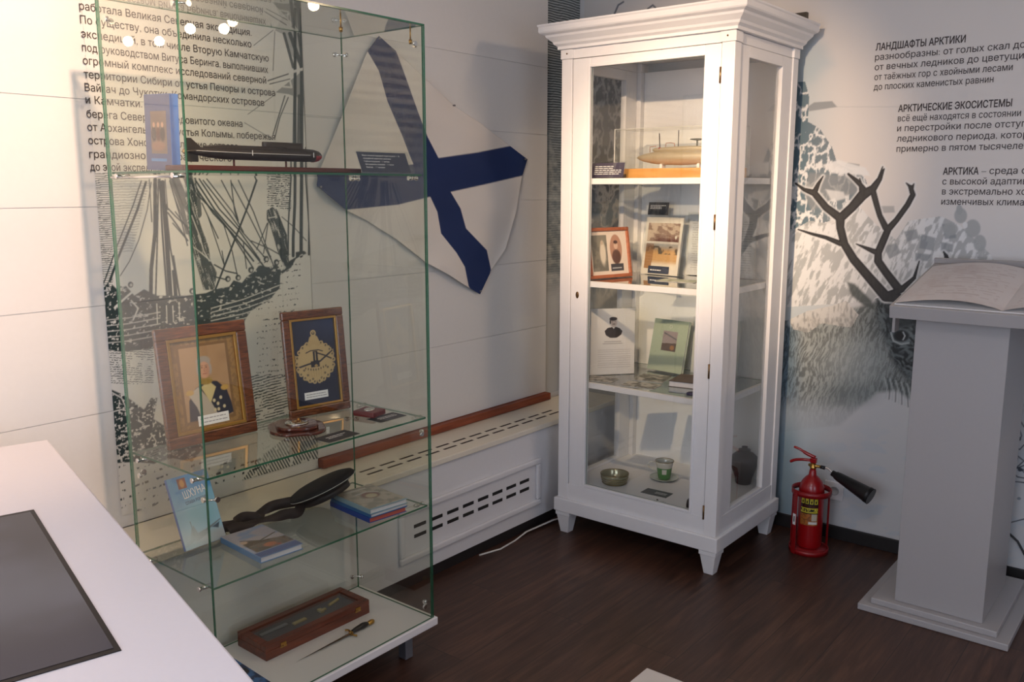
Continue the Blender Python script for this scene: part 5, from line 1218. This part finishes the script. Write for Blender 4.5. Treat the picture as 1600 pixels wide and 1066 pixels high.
# ================= cabinet, third shelf =================
def bust(p):
    p.mix(np.ones(p.X.shape), h(226, 222, 220)); W_ = p.X.max(); cx_ = W_ * .52; D_ = h(44, 34, 36); ins = p.inpoly([(cx_ - .14, .66), (cx_ - .09, .71), (cx_ - .03, .72), (cx_ + .05, .72), (cx_ + .10, .70), (cx_ + .14, .66), (cx_ + .12, .60), (cx_ + .05, .555), (cx_ - .05, .555), (cx_ - .12, .60)]).astype(float)
    p.mix(ins, D_); p.ell(cx_, .665, .12, .11, D_, .05, 0)
    p.ell(cx_ + .005, .785, .050, .065, h(206, 190, 182), .1); p.ell(cx_ - .005, .845, .062, .030, D_, .15); p.ell(cx_ - .052, .80, .012, .035, D_, .3)
    for dx in (-.016, .022): p.ell(cx_ + dx, .80, .008, .005, D_, .3)
    p.stroke([(cx_ - .012, .765), (cx_ + .022, .765)], .006, D_, .004); p.poly([(cx_ - .02, .72), (cx_ + .02, .72), (cx_ + .005, .69)], h(230, 228, 226), .004)
    rows = (np.sin(p.Y * 2 * PI * 30) > .5) & (p.X > .12) & (p.X < W_ - .06) & (p.Y > .10) & (p.Y < .40); p.mix(rows * .35, h(150, 140, 142)); p.stroke([(cx_ - .14, .50), (cx_ + .12, .50)], .004, h(120, 112, 114), .004); p.stroke([(cx_ - .16, .47), (cx_ + .14, .47)], .004, h(120, 112, 114), .004)
M = plane_M((3.40, 2.268, K3 + .0022), -40, 1)
acrylic_sheet('portrait_sheet', 'white page with a small black and white bust portrait on the third cabinet shelf', 'document', M, .218, .312, bust, 120, .004)
def greencov(p):
    W_ = p.X.max(); p.mix(np.ones(p.X.shape), h(166, 180, 160)); p.poly([(.25, .40), (W_ - .22, .40), (W_ - .22, .78), (.25, .78)], h(150, 140, 142)); p.poly([(.25, .40), (W_ - .22, .40), (W_ - .22, .56), (.25, .54)], h(96, 84, 82)); p.stroke([(.28, .74), (W_ - .24, .64)], .012, h(96, 100, 108), .008); p.ell(W_ * .62, .47, .05, .045, h(150, 112, 82), .2); p.ell(W_ * .5, .87, .032, .032, h(196, 204, 190), .1); p.ell(W_ * .5, .87, .018, .022, h(160, 174, 154), .1)
M = plane_M((3.685, 2.125, K3 + .0068), -97, 13)
o = thing('book', 'pale green book with a small ship picture leaning on the third cabinet shelf', 'book', tuple(M.translation))
GC = mat('sage_cover', h(166, 180, 160), .45)
MB(M).box(0, .198, 0, .248, 0, .0016).box(0, .198, 0, .248, -.014, -.0124).box(0, .0016, 0, .248, -.0124, 0).build('cover', GC, o)
MB(M).box(.0018, .194, .003, .245, -.0122, -.0002).build('pages', PAGES, o)
picture('cover_print', M @ Matrix.Translation((.0005, .0005, .0016)), .197, .247, 80, greencov, GLOSSP, o)
MB(M).box(-.006, .215, -.0015, -.0003, -.020, .012).build('acrylic_ledge', ACRYL, o)
MB(M).box(-.006, .215, 0, .235, -.018, -.016).build('acrylic_back', AE if False else ACRYL, o)
def darkphoto(p):
    W_ = p.X.max(); p.mix(np.ones(p.X.shape), h(214, 214, 208)); n = fbm(p.X * 7, p.Y * 4, 4, 12); a = [(.13, .17), (W_ - .13, .17), (W_ - .13, .86), (.13, .86)]
    p.poly(a, h(52, 50, 48)); p.mix(p.inpoly(a) * sstep(.5, .72, n), h(150, 134, 112)); p.ell(W_ * .4, .45, .06, .18, h(170, 150, 130), .4)
M = plane_M((3.765, 1.935, K3 + .0022), -90, 6)
acrylic_sheet('dark_photograph', 'dark tall photograph on a white mount at the right end of the third cabinet shelf', 'photograph', M, .235, .262, darkphoto, 70, .004)
def greyphoto(sd):
    def f(p): n = fbm(p.X * 6, p.Y * 6, 4, sd); p.mix(np.ones(n.shape), h(178, 176, 170)); p.mix(sstep(.4, .6, n), h(110, 112, 108)); p.mix(sstep(.6, .7, n), h(70, 72, 72))
    return f
print_flat('grey old photograph lying behind the left front corner of the third cabinet shelf', flat_M((3.300, 2.255, K3), -84), .15, .11, greyphoto(3), 'photograph', 'loose_photograph', 'loose photographs on the third shelf')
print_flat('greenish old photograph lying below the pale green book', flat_M((3.44, 2.06, K3), -78), .14, .16, greyphoto(14), 'photograph', 'loose_photograph', 'loose photographs on the third shelf')
print_flat('grey old photograph lying at the middle front edge of the third cabinet shelf', flat_M((3.305, 2.045, K3), -82), .16, .11, greyphoto(9), 'photograph', 'loose_photograph', 'loose photographs on the third shelf')
book_flat('small dark brown book lying on the third cabinet shelf beside the door stile', flat_M((3.455, 1.695, K3), 9), .17, .175, .026, mat('dark_brown_cover', h(84, 68, 66), .5), None, 'R')
t = MB().lathe([(0, 0), (.022, 0), (.022, .008), (.014, .012), (0, .012)], (3.345, 1.71, K3), 24).build('ink_pad', mat('indigo_plastic', h(44, 40, 76), .4), None)
tag(t, 'small round dark object at the front right corner of the third cabinet shelf', 'ornament')

# ================= cabinet floor =================
TING = glass_mat('tinted_glass', (.80, .80, .66)); RIM = mat('rim_brass', h(140, 120, 80), .3, .9)
bw = thing('glass_bowl', 'shallow round brass rimmed glass bowl on the cabinet floor', 'bowl', (3.385, 2.11, K4))
MB().lathe([(0, 0), (.052, 0), (.056, .004), (.060, .020), (.066, .040), (.067, .046), (.0635, .046), (.0625, .040), (.056, .022), (.050, .007), (0, .006)], (3.385, 2.11, K4), 48).build('bowl_body', mat('olive_glass', h(150, 146, 118), .12, .4), bw)
for z_, r_ in ((.047, .0655), (.030, .0635), (.018, .0600), (.006, .0575)): MB().tube([(3.385 + r_ * math.cos(2 * PI * k / 48), 2.11 + r_ * math.sin(2 * PI * k / 48), K4 + z_) for k in range(49)], .0016, 6, False).build('brass_ring', RIM, bw)
MB().lathe([(0, .002), (.022, 0), (.018, .006), (.006, .010), (.004, .020), (.007, .024), (0, .027)], (3.385, 2.11, K4 + .0065), 28).build('inner_knob', RIM, bw)
sc_ = thing('saucer', 'pale glass saucer under the green teacup', 'saucer', (3.575, 1.955, K4))
MB().lathe([(0, 0), (.030, 0), (.034, .002), (.058, .008), (.068, .013), (.067, .0145), (.056, .0105), (.032, .0045), (0, .004)], (3.575, 1.955, K4 + .0002), 48).build('saucer_body', mat('grey_green_china', h(180, 188, 176), .15, coat=.5), sc_)
tc_ = thing('teacup', 'green and white teacup with gold rim standing on a saucer', 'cup', (3.575, 1.955, K4 + .005))
CG = mat('cup_green', h(88, 140, 84), .2, coat=.6); CW = mat('cup_white', h(206, 206, 196), .2, coat=.6)
Z0 = K4 + .0048
MB().lathe([(0, 0), (.026, 0), (.029, .004), (.0335, .030), (.0365, .056)], (3.575, 1.955, Z0), 44).build('green_lower_body', CG, tc_)
MB().lathe([(.0366, .0562), (.040, .074), (.044, .086), (.0425, .086), (.0385, .074), (.0345, .056), (.031, .030), (.024, .006), (0, .005)], (3.575, 1.955, Z0), 44).build('upper_body', CW, tc_)
MB().tube([(3.575 + .0433 * math.cos(2 * PI * k / 48), 1.955 + .0433 * math.sin(2 * PI * k / 48), Z0 + .0865) for k in range(49)], .0013, 6, False).build('gold_rim', RIM, tc_)
MB().tube(smooth([(3.560, 1.992, Z0 + .072), (3.550, 2.010, Z0 + .078), (3.545, 2.024, Z0 + .066), (3.548, 2.020, Z0 + .048), (3.558, 1.990, Z0 + .034)], 5), .0032, 10).build('handle', CW, tc_)
Mk = Matrix.Translation((3.575, 1.955, Z0 + .040))
m = MB(); aa = math.radians(208)
for k in range(12):
    b0 = aa + (k - 6) * .05; b1 = b0 + .05; r0, r1 = .0330, .0362
    m.add([(3.575 + (r0 + .0012) * math.cos(b0), 1.955 + (r0 + .0012) * math.sin(b0), Z0 + .028), (3.575 + (r0 + .0012) * math.cos(b1), 1.955 + (r0 + .0012) * math.sin(b1), Z0 + .028), (3.575 + (r1 + .001) * math.cos(b1), 1.955 + (r1 + .001) * math.sin(b1), Z0 + .052), (3.575 + (r1 + .001) * math.cos(b0), 1.955 + (r1 + .001) * math.sin(b0), Z0 + .052)], [(0, 1, 2, 3)])
m.build('white_badge', CW, tc_)
label_card('dark postcard lying on the cabinet floor in front of the teacup', flat_M((3.345, 1.948, K4), -88), .128, .072, mat('dark_teal_card', h(62, 72, 78), .35), 2, 21, area_=(.45, .9, .3, .7), cat='postcard', name='dark_postcard')
pn = thing('silver_pin', 'thin dark pen like pin lying at the front edge of the cabinet floor', 'pin', (3.285, 1.80, K4))
MB().tube([(3.282, 1.838, K4 + .003), (3.284, 1.80, K4 + .0045), (3.283, 1.77, K4 + .0035), (3.281, 1.738, K4 + .0025)], [.0022, .0035, .003, .0012], 10).build('shaft', mat('dark_silver', h(90, 78, 74), .35, .6), pn)
MB().lathe([(0, 0), (.005, 0), (.004, .006), (0, .008)], (3.284, 1.826, K4 + .0055), 14).build('clip', mat('dark_silver', (0, 0, 0)), pn)
cm = thing('magnifier', 'small dark rounded eyepiece on the cabinet floor beside the door stile', 'eyepiece', (3.31, 1.672, K4))
MB().lathe([(0, 0), (.024, 0), (.025, .012), (.022, .034), (.016, .042), (0, .044)], (3.31, 1.672, K4), 28).build('eyepiece_body', mat('dark_bakelite', h(50, 46, 48), .3), cm)
MB().lathe([(0, 0), (.012, 0), (.010, .003), (0, .0035)], (3.31, 1.672, K4 + .0442), 20).build('lens_ring', CHROME, cm)
vz = thing('dark_jar', 'dark brown lidded jar seen through the cabinet side glass', 'jar', (3.76, 1.642, K4))
MB().lathe([(0, 0), (.034, 0), (.036, .006), (.040, .03), (.056, .075), (.064, .105), (.060, .128), (.040, .146), (.026, .152), (.026, .158), (0, .158)], (3.76, 1.642, K4), 40).build('jar_body', mat('dark_clay', h(44, 36, 34), .45, bump=.3, bscale=90), vz)
MB().lathe([(0, 0), (.028, 0), (.028, .005), (.012, .010), (.014, .018), (0, .022)], (3.76, 1.642, K4 + .1582), 28).build('lid', mat('dark_clay', (0, 0, 0)), vz)

# ================= fire extinguisher and its stand =================
EX, EY_ = 3.765, 1.322
fe = thing('fire_extinguisher', 'red gas fire extinguisher with black horn standing by the right wall', 'fire extinguisher', (EX, EY_, .02))
MB().lathe([(0, .012), (.044, .012), (.052, .018), (.0545, .028), (.0545, .265), (.052, .290), (.043, .315), (.028, .333), (.017, .342), (.015, .360), (.012, .372), (0, .372)], (EX, EY_, .010), 48).build('cylinder', RED, fe)
VB = MB(); VB.lathe([(0, 0), (.014, 0), (.015, .006), (.011, .010), (.012, .022), (0, .024)], (EX, EY_, .3825), 20)
d = Vector((0, -1, 0))
VB.tube([(EX, EY_ + .020, .395), (EX, EY_ - .034, .395)], .0065, 12); VB.build('brass_valve', BRASS, fe)
MB().tube([(EX, EY_ - .034, .395), (EX, EY_ - .052, .394)], .0085, 12).build('black_collar', BLACKP, fe)
MB().tube(smooth([(EX, EY_ - .052, .395), (EX, EY_ - .066, .395), (EX - .003, EY_ - .080, .386), (EX - .005, EY_ - .090, .377)], 5), .004, 10).build('chrome_pipe', CHROME, fe)
hd = Vector((EX - .005, EY_ - .086, .380)); he = Vector((EX - .03, EY_ - .262, .318)); dv = (he - hd)
MB().tube([hd + dv * t_ for t_ in (0, .10, .101, .16, .161, .90, .905, .94, .945, 1.0)], [.013, .015, .018, .019, .020, .034, .036, .036, .035, .037], 28).build('black_horn', BLACKP, fe)
hm = MB(); hm.box(EX - .010, EX + .010, EY_ - .014, EY_ + .012, .4070, .430); hm.build('valve_head', RED, fe, .003)
MB().tube(smooth([(EX, EY_ - .008, .4325), (EX - .006, EY_ + .030, .446), (EX - .010, EY_ + .062, .462), (EX - .012, EY_ + .086, .468)], 4), [.008] * 6 + [.0055] * 6 + [.004], 12).build('upper_lever', RED, fe)
MB().tube(smooth([(EX, EY_ + .012, .417), (EX - .008, EY_ + .045, .416), (EX - .010, EY_ + .080, .408), (EX - .012, EY_ + .100, .396)], 4), [.0065] * 12 + [.0045], 12).build('lower_lever', RED, fe)
# label wrapped round the front of the cylinder
ang0 = math.atan2(-EY_, -EX); nl = 60; hl = 60
th, zz = np.meshgrid(np.linspace(ang0 - .86, ang0 + .62, nl), np.linspace(.135, .268, hl))
P = np.stack([EX + .0550 * np.cos(th), EY_ + .0550 * np.sin(th), zz], -1); u = (th - th.min()) / (th.max() - th.min()); u = 1 - u; u = 1 - u; v = (zz - zz.min()) / (zz.max() - zz.min())
p = Paint(u, v, h(30, 26, 20)); YEL = h(206, 190, 60)
for k in range(4):
    cx_ = .14 + .24 * k; p.poly([(cx_ - .09, .74), (cx_ + .09, .74), (cx_ + .09, .95), (cx_ - .09, .95)], YEL); p.ell(cx_, .82, .04, .07, h(30, 26, 20), .2); p.ell(cx_, .87, .02, .03, YEL, .3)
p.poly([(0, .62), (1, .62), (1, .70), (0, .70)], h(60, 24, 18)); p.poly([(.02, .44), (.98, .44), (.98, .60), (.02, .60)], YEL); p.mix(((v > .47) & (v < .57)) * (fbm(u * 22, v * 20, 2, 3) > .5), h(40, 40, 30))
p.poly([(0, .0), (1, .0), (1, .40), (0, .40)], h(170, 104, 48)); p.mix((v < .40) * (fbm(u * 14, v * 26, 2, 8) > .52) * .6, h(96, 60, 40)); p.poly([(.66, .16), (.94, .16), (.94, .40), (.66, .40)], h(190, 180, 160)); p.poly([(.5, .04), (.95, .04), (.95, .12), (.5, .12)], h(220, 216, 206))
grid_obj('instruction_label', P, p.c, GLOSSP, fe, True)
st = thing('extinguisher_stand', 'red metal ring stand holding the fire extinguisher', 'stand', (EX, EY_, 0))
REDS = mat('red_stand_paint', h(140, 12, 18), .4)
def ring(r, z0, z1, thk, name):
    m = MB(); n = 56; vs = []
    for rr, z in ((r, z0), (r, z1), (r - thk, z1), (r - thk, z0)):
        vs += [(EX + rr * math.cos(2 * PI * k / n), EY_ + rr * math.sin(2 * PI * k / n), z) for k in range(n)]
    fs = [(i * n + k, i * n + (k + 1) % n, ((i + 1) % 4) * n + (k + 1) % n, ((i + 1) % 4) * n + k) for i in range(4) for k in range(n)]
    m.add(vs, fs, 0, True); return m.build(name, REDS, st)
ring(.085, .0005, .022, .004, 'base_ring'); ring(.085, .268, .292, .004, 'upper_ring')
MB().lathe([(0, .014), (.079, .014), (.079, .0185), (0, .0185)], (EX, EY_, 0), 48).build('base_plate', REDS, st)
for dg_ in (200, 320, 80):
    a = math.radians(dg_) if dg_ != 200 else math.radians(152)
    c_, s_ = math.cos(a), math.sin(a); wd = .011 if dg_ == 200 else .006
    m = MB(Matrix.Translation((EX + .0875 * c_, EY_ + .0875 * s_, 0)) @ Matrix.Rotation(a, 4, 'Z')).box(-.002, .002, -wd, wd, .0005, .285); m.build('upright', REDS, st, .001)
a = math.radians(152); Ms = Matrix.Translation((EX + .0898 * math.cos(a), EY_ + .0898 * math.sin(a), 0)) @ Matrix.Rotation(a, 4, 'Z')
MB(Ms).box(0, .0006, -.009, .009, .135, .185).build('white_sticker', PAPER, st)
MB(Ms).box(.0007, .0010, -.003, .003, .148, .174).build('sticker_print', DARKINK, st)
